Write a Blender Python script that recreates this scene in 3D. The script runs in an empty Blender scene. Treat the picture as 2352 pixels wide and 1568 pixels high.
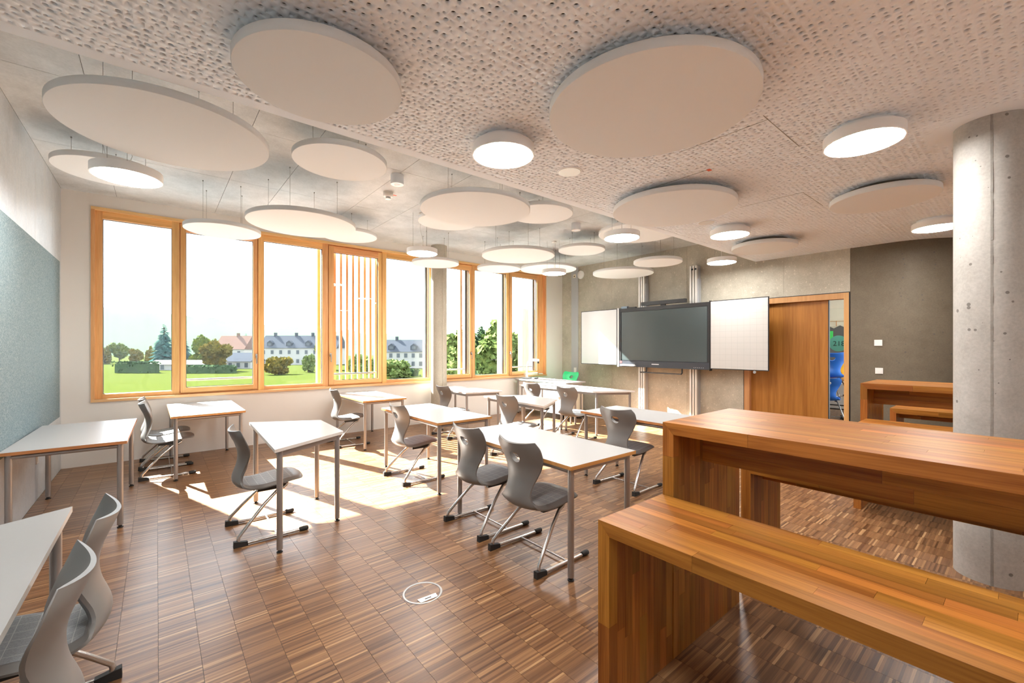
import bpy, bmesh, math, random
import numpy as np
from math import sin, cos, pi, radians, floor, sqrt
from mathutils import Vector, Matrix
random.seed(7); rng = np.random.default_rng(7)
SC = bpy.context.scene
COL = SC.collection

# ------------------------------------------------------------------ camera
FPX, U0, V0, HC = 988.0, 1176.0, 796.0, 1.5
YAW = math.atan(816/988.0)
cd = bpy.data.cameras.new('camera'); cam = bpy.data.objects.new('camera', cd); COL.objects.link(cam)
cam.location = (0, 0, HC); cam.rotation_euler = (pi/2, 0, -YAW)
cd.sensor_width = 36; cd.lens = 36*FPX/2352; cd.shift_y = (V0-784)/2352.0
cd.clip_start = .02; cd.clip_end = 3000
SC.camera = cam
# ------------------------------------------------------------------ world, sun, exposure
SKY = 2.4; SUN = 36.0; LAMP = 33.0
w = bpy.data.worlds.new('world'); SC.world = w; w.use_nodes = True
nt = w.node_tree; nt.nodes.clear()
out = nt.nodes.new('ShaderNodeOutputWorld'); bg = nt.nodes.new('ShaderNodeBackground')
tc = nt.nodes.new('ShaderNodeTexCoord'); sx = nt.nodes.new('ShaderNodeSeparateXYZ'); rp = nt.nodes.new('ShaderNodeValToRGB')
nt.links.new(tc.outputs['Generated'], sx.inputs[0]); nt.links.new(sx.outputs['Z'], rp.inputs[0])
rp.color_ramp.elements[0].position = 0.0; rp.color_ramp.elements[0].color = (.95, .98, 1, 1)
rp.color_ramp.elements[1].position = .9; rp.color_ramp.elements[1].color = (.66, .82, 1, 1)
nt.links.new(rp.outputs[0], bg.inputs[0]); bg.inputs[1].default_value = SKY
nt.links.new(bg.outputs[0], out.inputs[0])
sd = bpy.data.lights.new('sun', 'SUN'); so = bpy.data.objects.new('sun', sd); COL.objects.link(so)
sd.energy = SUN; sd.angle = radians(.6); sd.color = (1, .965, .90)
so.rotation_euler = Vector((.33, -1, -.80)).to_track_quat('-Z', 'Y').to_euler(); so.location = (0, 20, 30)
SC.view_settings.view_transform = 'Standard'; SC.view_settings.look = 'None'
SC.view_settings.exposure = 1.30; SC.view_settings.gamma = 1.0; SC.view_settings.use_curve_mapping = False
cy = SC.cycles
cy.max_bounces = 10; cy.diffuse_bounces = 6; cy.glossy_bounces = 4; cy.transmission_bounces = 4; cy.transparent_max_bounces = 16
cy.sample_clamp_indirect = 6.0; cy.caustics_reflective = False; cy.caustics_refractive = False
cy.use_denoising = True

# ------------------------------------------------------------------ materials
def mat(name, col=(.8, .8, .8), rough=.5, metal=0., spec=.5, emit=None, es=0.):
    m = bpy.data.materials.new(name); m.use_nodes = True
    b = m.node_tree.nodes['Principled BSDF']
    b.inputs['Base Color'].default_value = (*col, 1); b.inputs['Roughness'].default_value = rough
    b.inputs['Metallic'].default_value = metal; b.inputs['Specular IOR Level'].default_value = spec
    if emit: b.inputs['Emission Color'].default_value = (*emit, 1); b.inputs['Emission Strength'].default_value = es
    return m
class N:
    def __init__(s, m): s.m = m; s.t = m.node_tree; s.b = s.t.nodes['Principled BSDF']
    def new(s, k, **kw):
        n = s.t.nodes.new('ShaderNode'+k)
        for a, v in kw.items(): setattr(n, a, v)
        return n
    def link(s, a, b): s.t.links.new(a, b)
    def coord(s, kind='Object', scale=(1, 1, 1), loc=None):
        c = s.new('TexCoord'); mp = s.new('Mapping')
        src = s.new('NewGeometry').outputs['Position'] if kind == 'World' else c.outputs[kind]
        s.link(src, mp.inputs[0]); mp.inputs['Scale'].default_value = scale
        if loc is not None: s.link(loc, mp.inputs['Location'])
        return mp.outputs[0]
    def noise(s, vec, scale=5, detail=4, rough=.5, dim='3D'):
        n = s.new('TexNoise'); s.link(vec, n.inputs['Vector'])
        n.inputs['Scale'].default_value = scale; n.inputs['Detail'].default_value = detail; n.inputs['Roughness'].default_value = rough
        return n.outputs['Fac']
    def ramp(s, fac, stops):
        r = s.new('ValToRGB'); s.link(fac, r.inputs[0]); e = r.color_ramp.elements
        while len(e) < len(stops): e.new(.5)
        for i, (p, c) in enumerate(stops):
            e[i].position = p; e[i].color = (*c, 1) if len(c) == 3 else c
        return r.outputs[0]
    def mix(s, fac, a, b, mode='MIX'):
        m = s.new('MixRGB', blend_type=mode)
        for i, v in enumerate((fac, a, b)):
            if hasattr(v, 'default_value') or hasattr(v, 'is_output'): s.link(v, m.inputs[i])
            elif isinstance(v, (int, float)): m.inputs[i].default_value = v if i == 0 else (v, v, v, 1)
            else: m.inputs[i].default_value = (*v, 1)
        return m.outputs[0]
    def math(s, op, a, b=None):
        m = s.new('Math', operation=op)
        for i, v in enumerate((a, b)):
            if v is None: continue
            if isinstance(v, (int, float)): m.inputs[i].default_value = v
            else: s.link(v, m.inputs[i])
        return m.outputs[0]
    def base(s, c): s.link(c, s.b.inputs['Base Color'])
    def bump(s, h, strength=.2, dist=.01):
        b = s.new('Bump'); b.inputs['Strength'].default_value = strength; b.inputs['Distance'].default_value = dist
        s.link(h, b.inputs['Height']); s.link(b.outputs[0], s.b.inputs['Normal'])
    def rand(s): return s.new('ObjectInfo').outputs['Random']

def concrete(name, c0, c1, pits=True, rough=.75, spots=False, reflect_streak=False):
    m = mat(name, c0, rough, spec=.35); n = N(m)
    v = n.coord('World')
    big = n.noise(v, .9, 6, .6); mid = n.noise(v, 6, 6, .65)
    c = n.ramp(n.mix(.45, big, mid), [(.32, c0), (.68, c1)])
    fine = n.noise(v, 60, 3, .6)
    c = n.mix(.18, c, n.ramp(fine, [(.3, (.25, .25, .25)), (.7, (.75, .75, .75))]), 'OVERLAY')
    if reflect_streak:
        vs = n.coord('World', (9, 9, .8)); st = n.noise(vs, 1.2, 5, .6)  # pale upright streaks: window reflections put into the concrete colour
        c = n.mix(n.math('MULTIPLY', n.ramp(st, [(.5, (0, 0, 0)), (.72, (1, 1, 1))]), .5), c, (.62, .61, .59))
    if spots:
        sp = n.noise(v, 24, 2, .5)
        c = n.mix(n.math('MULTIPLY', n.ramp(sp, [(.66, (0, 0, 0)), (.72, (1, 1, 1))]), .45), c, tuple(min(1, x*1.5) for x in c1))
    if pits:
        vo = n.new('TexVoronoi'); n.link(v, vo.inputs['Vector']); vo.inputs['Scale'].default_value = 17
        rnd = n.new('SeparateColor'); n.link(vo.outputs['Color'], rnd.inputs[0])
        thr = n.math('MULTIPLY', n.math('MAXIMUM', n.math('SUBTRACT', rnd.outputs[0], .50), 0), .42)
        pit = n.math('LESS_THAN', vo.outputs['Distance'], thr)
        c = n.mix(n.math('MULTIPLY', pit, .75), c, (.10, .09, .08))
    n.base(c); n.bump(n.mix(.5, mid, fine), .12, .01)
    return m
M = {}
M['conc_ceiling'] = concrete('conc_ceiling', (.46, .47, .47), (.68, .69, .69), pits=False)
M['conc_left'] = concrete('conc_left', (.44, .465, .49), (.60, .635, .67), pits=False, reflect_streak=True, rough=.45)
M['conc_right'] = concrete('conc_right', (.35, .315, .25), (.53, .49, .40), pits=False, spots=True, rough=.6)
M['conc_right_shaded'] = concrete('conc_right_shaded', (.125, .10, .068), (.18, .15, .108), pits=True, rough=.6)  # same wall concrete, darkened so the dim end's shade sits in the colour
M['conc_column'] = concrete('conc_column', (.33, .31, .28), (.47, .45, .42), pits=True, rough=.55)
M['conc_seam'] = concrete('conc_seam', (.16, .145, .13), (.36, .34, .31), pits=False)
M['conc_column_thin'] = concrete('conc_column_thin', (.40, .36, .29), (.49, .45, .37), pits=False, rough=.6)
M['dark_joint'] = mat('dark_joint', (.10, .095, .085), .9)
M['plaster'] = mat('plaster', (.76, .73, .69), .9, spec=.2)
M['plaster_white'] = mat('plaster_white', (.88, .88, .87), .9, spec=.2)
M['soffit'] = mat('soffit', (.83, .87, .92), .85, spec=.2)
M['disc'] = mat('disc', (.77, .785, .79), .9, spec=.15)
M['void'] = mat('void', (.16, .14, .12), .95, spec=.1)
M['white_plastic'] = mat('white_plastic', (.82, .80, .77), .4)
M['white_metal'] = mat('white_metal', (.88, .87, .86), .35)
M['wire'] = mat('wire', (.30, .29, .27), .4, .6)
M['lamp'] = mat('lamp', (1, 1, 1), .5, emit=(1, .97, .93), es=LAMP)
M['alu'] = mat('alu', (.62, .61, .60), .32, .75)
M['alu_white'] = mat('alu_white', (.72, .70, .66), .38, .35)
M['grey_paint'] = mat('grey_paint', (.42, .43, .45), .4, .1)
M['frame_grey'] = mat('frame_grey', (.36, .345, .335), .33, .55)
M['tube'] = mat('tube', (.56, .55, .54), .26, .85)
M['black'] = mat('black', (.012, .012, .013), .45)
M['black_metal'] = mat('black_metal', (.02, .02, .022), .35)
M['anthracite'] = mat('anthracite', (.035, .04, .05), .3)
M['rubber'] = mat('rubber', (.02, .02, .02), .7)
M['gasket'] = mat('gasket', (.06, .07, .085), .5)
M['steel_guide'] = mat('steel_guide', (.17, .22, .27), .4, .3)
M['rail_grey'] = mat('rail_grey', (.24, .28, .30), .4, .3)
M['chrome'] = mat('chrome', (.75, .75, .74), .15, 1.)
M['red'] = mat('red', (.65, .06, .06), .5)
M['redmark'] = mat('redmark', (.75, .13, .06), .6)
M['pad_board'] = mat('pad_board', (.10, .10, .10), .9)
M['green_sheet'] = mat('green_sheet', (.05, .62, .12), .7)
M['cream'] = mat('cream', (.74, .70, .56), .9)
M['yellow'] = mat('yellow', (.85, .45, .02), .5)
M['teal'] = mat('teal', (.10, .36, .29), .6)
M['dark_text'] = mat('dark_text', (.015, .06, .05), .6)
M['light_text'] = mat('light_text', (.7, .72, .74), .5)

def shell_mat(name, col, rough=.42):
    m = mat(name, col, rough); n = N(m); v = n.coord('Object')
    n.base(n.mix(.12, col, n.ramp(n.noise(v, 9, 4), [(.3, tuple(x*.8 for x in col)), (.7, tuple(min(1, x*1.2) for x in col))])))
    n.bump(n.noise(v, 500, 2), .05, .001); return m
M['shell'] = shell_mat('shell', (.185, .18, .176))
M['shell_green'] = shell_mat('shell_green', (.02, .55, .20))
M['shell_blue'] = shell_mat('shell_blue', (.01, .15, .60))
M['shell_yellow'] = shell_mat('shell_yellow', (.80, .42, .02))
def pad_mat(name, col, line):
    m = mat(name, col, .6); n = N(m); v = n.coord('Object'); s = n.new('SeparateXYZ'); n.link(v, s.inputs[0])
    def ln(o, off): 
        f = n.math('FRACT', n.math('DIVIDE', n.math('ADD', o, off), .058)); return n.math('LESS_THAN', f, .045)
    g = n.math('MAXIMUM', ln(s.outputs[0], 5), ln(s.outputs[1], 5.03))
    base = n.mix(.35, col, n.ramp(n.noise(v, 240, 2), [(.35, tuple(x*.6 for x in col)), (.65, tuple(x*1.4 for x in col))]))
    n.base(n.mix(n.math('MULTIPLY', g, .55), base, line)); return m
M['pad'] = pad_mat('pad', (.27, .285, .295), (.62, .62, .60))  # bluish tint is sky reflection put into the colour; grid lines are real

def laminate(name, col): return mat(name, col, .33, spec=.35)
M['top_white'] = laminate('top_white', (.43, .427, .423))
M['edge_white'] = mat('edge_white', (.66, .62, .58), .45)
def wood(name, dark, light, scale=1., rough=.4, rnd=.35, along='x', bumps=.05):
    m = mat(name, light, rough, spec=.3); n = N(m); r = n.rand()
    cmb = n.new('CombineXYZ'); n.link(n.math('MULTIPLY', r, 37), cmb.inputs[0]); n.link(n.math('MULTIPLY', r, 91), cmb.inputs[1]); n.link(n.math('MULTIPLY', r, 53), cmb.inputs[2])
    sc = {'x': (1.3, 26, 26), 'y': (26, 1.3, 26), 'z': (26, 26, 1.3)}[along]
    v = n.coord('Object', tuple(a*scale for a in sc), cmb.outputs[0])
    wv = n.noise(v, 1., 3, .55)
    sc2 = {'x': (5, 160, 160), 'y': (160, 5, 160), 'z': (160, 160, 5)}[along]
    v2 = n.coord('Object', tuple(a*scale for a in sc2), cmb.outputs[0]); fine = n.noise(v2, 1., 2, .5)
    c = n.ramp(n.mix(.35, wv, fine), [(.33, dark), (.62, light)])
    h = n.new('HueSaturation'); n.link(c, h.inputs['Color'])
    mr = n.new('MapRange'); n.link(r, mr.inputs[0]); mr.inputs[3].default_value = 1-rnd; mr.inputs[4].default_value = 1+rnd
    n.link(mr.outputs[0], h.inputs['Value']); 
    mr2 = n.new('MapRange'); n.link(n.math('FRACT', n.math('MULTIPLY', r, 17.3)), mr2.inputs[0]); mr2.inputs[3].default_value = .488; mr2.inputs[4].default_value = .507
    n.link(mr2.outputs[0], h.inputs['Hue'])
    n.base(h.outputs[0]); n.bump(fine, bumps, .002); return m
M['oak'] = wood('oak', (.24, .082, .012), (.47, .195, .036), rnd=.26, rough=.38)
M['larch'] = wood('larch', (.60, .31, .105), (.78, .455, .19), rnd=.14, rough=.42)
M['larch_light'] = wood('larch_light', (.66, .40, .17), (.78, .51, .24), rnd=.08, rough=.4)
M['larch_v'] = wood('larch_v', (.60, .31, .105), (.78, .455, .19), rnd=.14, rough=.42, along='z')
M['larch_out'] = wood('larch_out', (.42, .22, .09), (.60, .35, .16), rnd=.12, rough=.7, along='z')
M['beech'] = wood('beech', (.46, .21, .07), (.58, .29, .10), rnd=.08, rough=.4)
M['oak_door'] = wood('oak_door', (.27, .105, .015), (.43, .19, .038), scale=.55, rnd=.03, rough=.4, along='z')
M['oak_frame'] = wood('oak_frame', (.48, .25, .09), (.58, .32, .13), rnd=.05, rough=.4, along='z')

def parquet():
    m = mat('parquet', (.3, .17, .09), .32); n = N(m)
    g = n.new('NewGeometry'); s = n.new('SeparateXYZ'); n.link(g.outputs['Position'], s.inputs[0])
    ci = n.math('FLOOR', n.math('DIVIDE', n.math('SUBTRACT', s.outputs[0], .006), .16))
    off = n.new('TexWhiteNoise', noise_dimensions='1D'); n.link(ci, off.inputs['W'])
    yi = n.math('FLOOR', n.math('DIVIDE', n.math('ADD', s.outputs[1], n.math('MULTIPLY', off.outputs[0], .3)), .0115))
    cb = n.new('CombineXYZ'); n.link(ci, cb.inputs[0]); n.link(yi, cb.inputs[1])
    wn = n.new('TexWhiteNoise', noise_dimensions='2D'); n.link(cb.outputs[0], wn.inputs['Vector'])
    c = n.ramp(wn.outputs['Value'], [(0., (.085, .034, .012)), (.12, (.135, .061, .025)), (.5, (.195, .094, .040)), (.8, (.245, .122, .052)), (.93, (.31, .165, .072)), (1., (.46, .28, .135))])
    vs = n.coord('World', (3, 120, 1)); gr = n.noise(vs, 1.5, 4, .6)
    c = n.mix(.45, c, n.ramp(gr, [(.3, (.22, .2, .2)), (.7, (.75, .75, .75))]), 'OVERLAY')
    r = n.rand(); h = n.new('HueSaturation'); n.link(c, h.inputs['Color'])
    mr = n.new('MapRange'); n.link(r, mr.inputs[0]); mr.inputs[3].default_value = .94; mr.inputs[4].default_value = 1.06
    n.link(mr.outputs[0], h.inputs['Value']); n.base(h.outputs[0])
    mr = n.new('MapRange'); n.link(gr, mr.inputs[0]); mr.inputs[3].default_value = .24; mr.inputs[4].default_value = .42
    n.link(mr.outputs[0], n.b.inputs['Roughness'])
    n.bump(gr, .05, .002); return m
M['parquet'] = parquet()

def felt():
    m = mat('felt', (.4, .5, .53), .95, spec=.1); n = N(m); v = n.coord('World')
    n.base(n.ramp(n.noise(v, 130, 3, .7), [(.36, (.13, .195, .22)), (.5, (.21, .28, .305)), (.64, (.34, .40, .415))])); n.bump(n.noise(v, 200, 2), .4, .004); return m
M['felt'] = felt()
def whiteboard(name, grid):
    m = mat(name, (.60, .60, .595), .16); 
    if grid:
        n = N(m); v = n.coord('World'); s = n.new('SeparateXYZ'); n.link(v, s.inputs[0])
        def ln(o, off): return n.math('LESS_THAN', n.math('FRACT', n.math('DIVIDE', n.math('ADD', o, off), .1)), .035)
        g = n.math('MAXIMUM', ln(s.outputs[1], 5.02), ln(s.outputs[2], 5.04))
        n.base(n.mix(n.math('MULTIPLY', g, .5), (.50, .49, .47), (.33, .325, .32)))
    return m
M['board'] = whiteboard('board', False); M['board_grid'] = whiteboard('board_grid', True)
M['screen'] = mat('screen', (.05, .068, .07), .2, spec=.8)

def glass(name, tint=(.97, .985, .98)):
    m = bpy.data.materials.new(name); m.use_nodes = True; t = m.node_tree; t.nodes.clear()
    o = t.nodes.new('ShaderNodeOutputMaterial'); mx = t.nodes.new('ShaderNodeMixShader'); tr = t.nodes.new('ShaderNodeBsdfTransparent')
    gl = t.nodes.new('ShaderNodeBsdfGlossy'); fr = t.nodes.new('ShaderNodeFresnel')
    tr.inputs[0].default_value = (*tint, 1); gl.inputs['Roughness'].default_value = .02; fr.inputs[0].default_value = 1.25
    t.links.new(fr.outputs[0], mx.inputs[0]); t.links.new(tr.outputs[0], mx.inputs[1]); t.links.new(gl.outputs[0], mx.inputs[2]); t.links.new(mx.outputs[0], o.inputs[0])
    return m
M['glass'] = glass('glass')

def foliage(name, a, b):
    m = mat(name, a, 1., spec=0.); n = N(m); v = n.coord('World')
    n.base(n.ramp(n.noise(v, 1.3, 5, .7), [(.35, a), (.65, b)])); return m
M['spruce'] = foliage('spruce', (.022, .055, .052), (.042, .092, .080))  # bluish haze of the distance put into the crown colour
M['leaf_olive'] = foliage('leaf_olive', (.030, .050, .008), (.085, .095, .012))
M['leaf_autumn'] = foliage('leaf_autumn', (.055, .055, .010), (.14, .10, .015))
M['leaf_green'] = foliage('leaf_green', (.055, .085, .025), (.15, .18, .055))
M['leaf_hedge'] = foliage('leaf_hedge', (.028, .05, .025), (.05, .08, .035))
M['bark'] = mat('bark', (.05, .035, .025), .9, spec=0.)
M['grass'] = foliage('grass', (.026, .037, .008), (.040, .047, .012))
M['yard'] = concrete('yard', (.23, .23, .23), (.29, .29, .29), pits=False)
M['hill'] = foliage('hill', (.03, .05, .03), (.05, .075, .045))
M['house_white'] = mat('house_white', (.30, .29, .275), .9, spec=0.)
M['roof_dark'] = mat('roof_dark', (.045, .05, .06), .8, spec=0.)
M['roof_brown'] = mat('roof_brown', (.12, .075, .06), .8, spec=0.)
M['pane_dark'] = mat('pane_dark', (.04, .05, .06), .3)

# ------------------------------------------------------------------ builders
class B:
    def __init__(s): s.v = []; s.f = []; s.m = []; s.sm = []
    def add(s, vs, fs, mi=0, smooth=False):
        o = len(s.v); s.v.extend(vs)
        for f in fs: s.f.append(tuple(i+o for i in f)); s.m.append(mi); s.sm.append(smooth)
        return s
    def hexa(s, p, mi=0, mtop=None):    # p: 4 bottom + 4 top corners, counter-clockwise seen from above
        fs = [(3, 2, 1, 0), (4, 5, 6, 7), (0, 1, 5, 4), (1, 2, 6, 5), (2, 3, 7, 6), (3, 0, 4, 7)]
        o = len(s.v); s.v.extend(p)
        for k, f in enumerate(fs):
            s.f.append(tuple(i+o for i in f)); s.m.append(mtop if (k == 1 and mtop is not None) else mi); s.sm.append(False)
        return s
    def box(s, x0, y0, z0, x1, y1, z1, mi=0, mtop=None):
        x0, x1 = min(x0, x1), max(x0, x1); y0, y1 = min(y0, y1), max(y0, y1); z0, z1 = min(z0, z1), max(z0, z1)
        return s.hexa([(x0, y0, z0), (x1, y0, z0), (x1, y1, z0), (x0, y1, z0), (x0, y0, z1), (x1, y0, z1), (x1, y1, z1), (x0, y1, z1)], mi, mtop)
    def prism(s, poly, z0, z1, mi=0, mtop=None):
        n = len(poly); o = len(s.v)
        s.v.extend([(x, y, z0) for x, y in poly]+[(x, y, z1) for x, y in poly])
        s.f.append(tuple(o+i for i in reversed(range(n)))); s.m.append(mi); s.sm.append(False)
        s.f.append(tuple(o+n+i for i in range(n))); s.m.append(mtop if mtop is not None else mi); s.sm.append(False)
        for i in range(n):
            j = (i+1) % n; s.f.append((o+i, o+j, o+n+j, o+n+i)); s.m.append(mi); s.sm.append(n > 10)
        return s
    def cyl(s, x, y, z0, z1, r, n=24, mi=0, r1=None):
        r1 = r if r1 is None else r1
        a = [2*pi*i/n for i in range(n)]; o = len(s.v)
        s.v.extend([(x+r*cos(t), y+r*sin(t), z0) for t in a]+[(x+r1*cos(t), y+r1*sin(t), z1) for t in a])
        s.f.append(tuple(o+i for i in reversed(range(n)))); s.f.append(tuple(o+n+i for i in range(n))); s.m += [mi, mi]; s.sm += [False, False]
        for i in range(n): j = (i+1) % n; s.f.append((o+i, o+j, o+n+j, o+n+i)); s.m.append(mi); s.sm.append(True)
        return s
    def lathe(s, prof, x=0, y=0, n=32, mi=0):     # prof: list of (r,z), closed top and bottom with poles when r == 0
        o = len(s.v)
        for r, z in prof: s.v.extend([(x+r*cos(2*pi*i/n), y+r*sin(2*pi*i/n), z) for i in range(n)])
        for k in range(len(prof)-1):
            for i in range(n):
                j = (i+1) % n; s.f.append((o+k*n+i, o+k*n+j, o+(k+1)*n+j, o+(k+1)*n+i)); s.m.append(mi); s.sm.append(True)
        s.f.append(tuple(o+i for i in reversed(range(n)))); s.f.append(tuple(o+(len(prof)-1)*n+i for i in range(n))); s.m += [mi, mi]; s.sm += [False, False]
        return s
    def tube(s, path, r, n=8, mi=0, rr=None):
        P = [Vector(p) for p in path]; o = len(s.v); up = Vector((0, 0, 1)); prev = None
        for k, p in enumerate(P):
            d = (P[min(k+1, len(P)-1)]-P[max(k-1, 0)]).normalized()
            if prev is None:
                a = d.cross(up) if abs(d.dot(up)) < .95 else d.cross(Vector((1, 0, 0)))
            else: a = prev-d*prev.dot(d)
            a.normalize(); b = d.cross(a); prev = a
            q = r if rr is None else rr[k]
            s.v.extend([tuple(p+a*q*cos(2*pi*i/n)+b*q*sin(2*pi*i/n)) for i in range(n)])
        for k in range(len(P)-1):
            for i in range(n):
                j = (i+1) % n; s.f.append((o+k*n+i, o+k*n+j, o+(k+1)*n+j, o+(k+1)*n+i)); s.m.append(mi); s.sm.append(True)
        s.f.append(tuple(o+i for i in reversed(range(n)))); s.f.append(tuple(o+(len(P)-1)*n+i for i in range(n))); s.m += [mi, mi]; s.sm += [False, False]
        return s
    def build(s, name, mats, parent=None, loc=(0, 0, 0), kind=None, label=None, fix=True):
        me = bpy.data.meshes.new(name); me.from_pydata(s.v, [], s.f)
        if not isinstance(mats, (list, tuple)): mats = [mats]
        for x in mats: me.materials.append(M[x] if isinstance(x, str) else x)
        me.polygons.foreach_set('material_index', s.m); me.polygons.foreach_set('use_smooth', s.sm)
        if fix:
            bm = bmesh.new(); bm.from_mesh(me); bmesh.ops.recalc_face_normals(bm, faces=bm.faces); bm.to_mesh(me); bm.free()
        if any(s.sm): me.set_sharp_from_angle(angle=radians(45))
        o = bpy.data.objects.new(name, me); COL.objects.link(o); o.location = loc
        if parent: o.parent = parent
        if kind: o['kind'] = kind
        if label: o['label'] = label
        return o
def thing(name, label, cat, loc=(0, 0, 0), rz=0, group=None):
    o = bpy.data.objects.new(name, None); COL.objects.link(o); o.empty_display_size = .1
    o.location = loc; o.rotation_euler = (0, 0, rz); o['label'] = label; o['category'] = cat
    if group: o['group'] = group
    return o
def tag(o, label, cat, group=None):
    o['label'] = label; o['category'] = cat
    if group: o['group'] = group
    return o
def structure(name):
    o = bpy.data.objects.new(name, None); COL.objects.link(o); o['kind'] = 'structure'; return o
def dup(o, parent=None):
    c = o.copy(); COL.objects.link(c)
    if parent: c.parent = parent
    for ch in list(o.children): dup(ch, c)
    return c
def copy_thing(o, loc, rz, label, group=None, scale=None):
    c = dup(o); c.location = loc; c.rotation_euler = (0, 0, rz); c['label'] = label
    if group: c['group'] = group
    if scale: c.scale = (scale,)*3
    return c
def arc(p0, c, p1, n=5):      # quadratic bend
    p0, c, p1 = Vector(p0), Vector(c), Vector(p1)
    return [tuple(p0*(1-t)**2+c*2*t*(1-t)+p1*t*t) for t in [i/n for i in range(n+1)]]

# ------------------------------------------------------------------ room shell
XL, YW, XR, ZC, ZS, YS = -.906, 7.589, 7.92, 3.442, 2.957, 3.03
YN = -2.6; XE = 10.4
CR = .85; CYC = 1.30; CXC = XR+CR     # rounded corner of the board wall
# floor
fl = B().box(XL-.2, YN-.2, -.25, XE+.2, YW+.3, -.0025).build('floor', 'dark_joint', kind='structure')
PW, PL, GAP = .16, .46, .0016
cols = range(floor((XL-.006)/PW), floor((XE-.006)/PW)+1)
blocks = []
for c in cols:
    x0 = .006+c*PW+GAP/2; x1 = x0+PW-GAP
    x0 = max(x0, XL+.002); x1 = min(x1, XE-.002)
    if x1-x0 < .02: continue
    y = YN-random.random()*PL
    while y < YW:
        a, b = max(y+.0002, YN+.002), min(y+PL-.0002, YW-.002)
        if b-a > .02: blocks.append((x0, a, x1, b))
        y += PL
def seen(b):
    cx, cyy = (b[0]+b[2])/2, (b[1]+b[3])/2
    dep = cx*sin(YAW)+cyy*cos(YAW); lat = cx*cos(YAW)-cyy*sin(YAW)
    if dep < 1.85 or abs(lat/dep) > 1.25: return 99
    return dep
blocks.sort(key=seen)
rest = B()
for i, b in enumerate(blocks):
    if i < 300: B().box(0, 0, -.0023, b[2]-b[0], b[3]-b[1], 0).build('parquet_block', 'parquet', fl, (b[0], b[1], 0), fix=False)
    else: rest.box(b[0], b[1], -.0023, b[2], b[3], 0)
rest.build('parquet_field', 'parquet', fl, kind='stuff', fix=False)

# left wall, with its concrete panels
wl = B().box(XL-.3, YN-.2, -.2, XL-.008, YW+.3, ZC+.2).build('wall_left', 'dark_joint', kind='structure')
for a, b in ((YN, -.35), (-.346, 1.20), (1.204, 2.75), (2.754, 4.40), (4.404, 6.14), (6.144, 7.02), (7.024, YW)):
    B().box(XL-.007, a, 0, XL, b, ZC).build('concrete_panel', 'conc_left', wl)
# window wall
WX0, WX1, WZ0, WZ1 = -.643, 7.346, .795, 3.28
YO = YW+.34
wb = B()
wb.box(XL, YW, -.2, WX0, YO, ZC+.2).box(WX1, YW, -.2, XR+.3, YO, ZC+.2).box(WX0, YW, -.2, WX1, YO, WZ0).box(WX0, YW, WZ1, WX1, YO, ZC+.2)
wb.build('wall_back', 'plaster', kind='structure')
# board wall: core with the door opening, concrete panels in front
DY0, DY1, DZ = 1.725, 3.225, 2.318
wr = B().box(XR+.008, DY1, -.2, XR+.3, YW+.3, ZC+.2).box(XR+.008, CYC, -.2, XR+.3, DY0, ZC+.2).box(XR+.008, DY0, DZ, XR+.3, DY1, ZC+.2)
pts = [(CXC-(CR-.008)*cos(t), CYC-(CR-.008)*sin(t)) for t in [i*pi/2/16 for i in range(17)]]
pts = [(pts[0][0], CYC)]+pts[1:]+[(XE+.2, CYC-CR+.008), (XE+.2, CYC-CR+.3)]+[(CXC-(CR-.3)*cos(t), CYC-(CR-.3)*sin(t)) for t in [i*pi/2/16 for i in reversed(range(17))]]
wr.prism(pts, -.2, ZC+.2)
wro = wr.build('wall_right', 'dark_joint', kind='structure')
for a, b, z0, z1 in ((4.268, YW, 0, ZC), (DY1+.001, 4.264, 0, ZC), (DY0-.002, DY1, DZ+.001, ZC)):
    B().box(XR, a, z0, XR+.007, b, z1).build('concrete_panel', 'conc_right', wro)
cp = B(); o = []
ring = [(XR, DY0-.006)]+[(CXC-CR*cos(t), CYC-CR*sin(t)) for t in [i*pi/2/20 for i in range(21)]]+[(XE, CYC-CR)]
ring2 = [(XR+.007, DY0-.006)]+[(CXC-(CR-.007)*cos(t), CYC-(CR-.007)*sin(t)) for t in [i*pi/2/20 for i in range(21)]]+[(XE, CYC-CR+.007)]
cp.prism(ring+ring2[::-1], 0, ZS+.3); co = cp.build('concrete_panel', 'conc_right_shaded', wro)
for p in co.data.polygons: p.use_smooth = True
co.data.set_sharp_from_angle(angle=radians(30))
# formwork seam ridges on the board wall (thin raised lines)
for yy, z0, z1 in ((6.05, .0, ZC), (2.6, 2.35, ZS)):
    B().box(XR-.003, yy, z0, XR+.002, yy+.008, z1).build('seam_ridge', 'conc_right', wro)
B().cyl(0, 0, 0, .006, .034, 20).build('anchor_plug', 'conc_right_shaded', wro, (XR-.003, 1.331, 1.69)).rotation_euler = (0, pi/2, 0)
# unseen closing walls
B().box(XL-.3, YN-.3, -.2, XE+.3, YN, ZC+.2).build('wall_front', 'plaster_white', kind='structure')
B().box(XE, YN-.3, -.2, XE+.3, CYC-CR+.3, ZC+.2).build('wall_side', 'plaster_white', kind='structure')
# concrete ceiling slab with board-marked panels
ce = B().box(XL-.3, YS-.6, ZC+.007, XR+.3, YW+.3, ZC+.25).build('ceiling', 'dark_joint', kind='structure')
B().box(XL-.3, YN-.3, ZS+.14, XE+.3, YS-.62, ZC+.25).build('ceiling_slab', 'dark_joint', kind='structure')
xs = [XL, -.40, .65, 1.17, 2.10, 2.75, 3.80, 4.85, 5.90, 6.95, XR]; ys = [YS-.3, 4.45, 5.95, YW]
for i in range(len(xs)-1):
    for j in range(len(ys)-1):
        B().box(xs[i]+.002, ys[j]+.002, ZC, xs[i+1]-.002, ys[j+1]-.002, ZC+.008).build('concrete_panel', 'conc_ceiling', ce)
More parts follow.
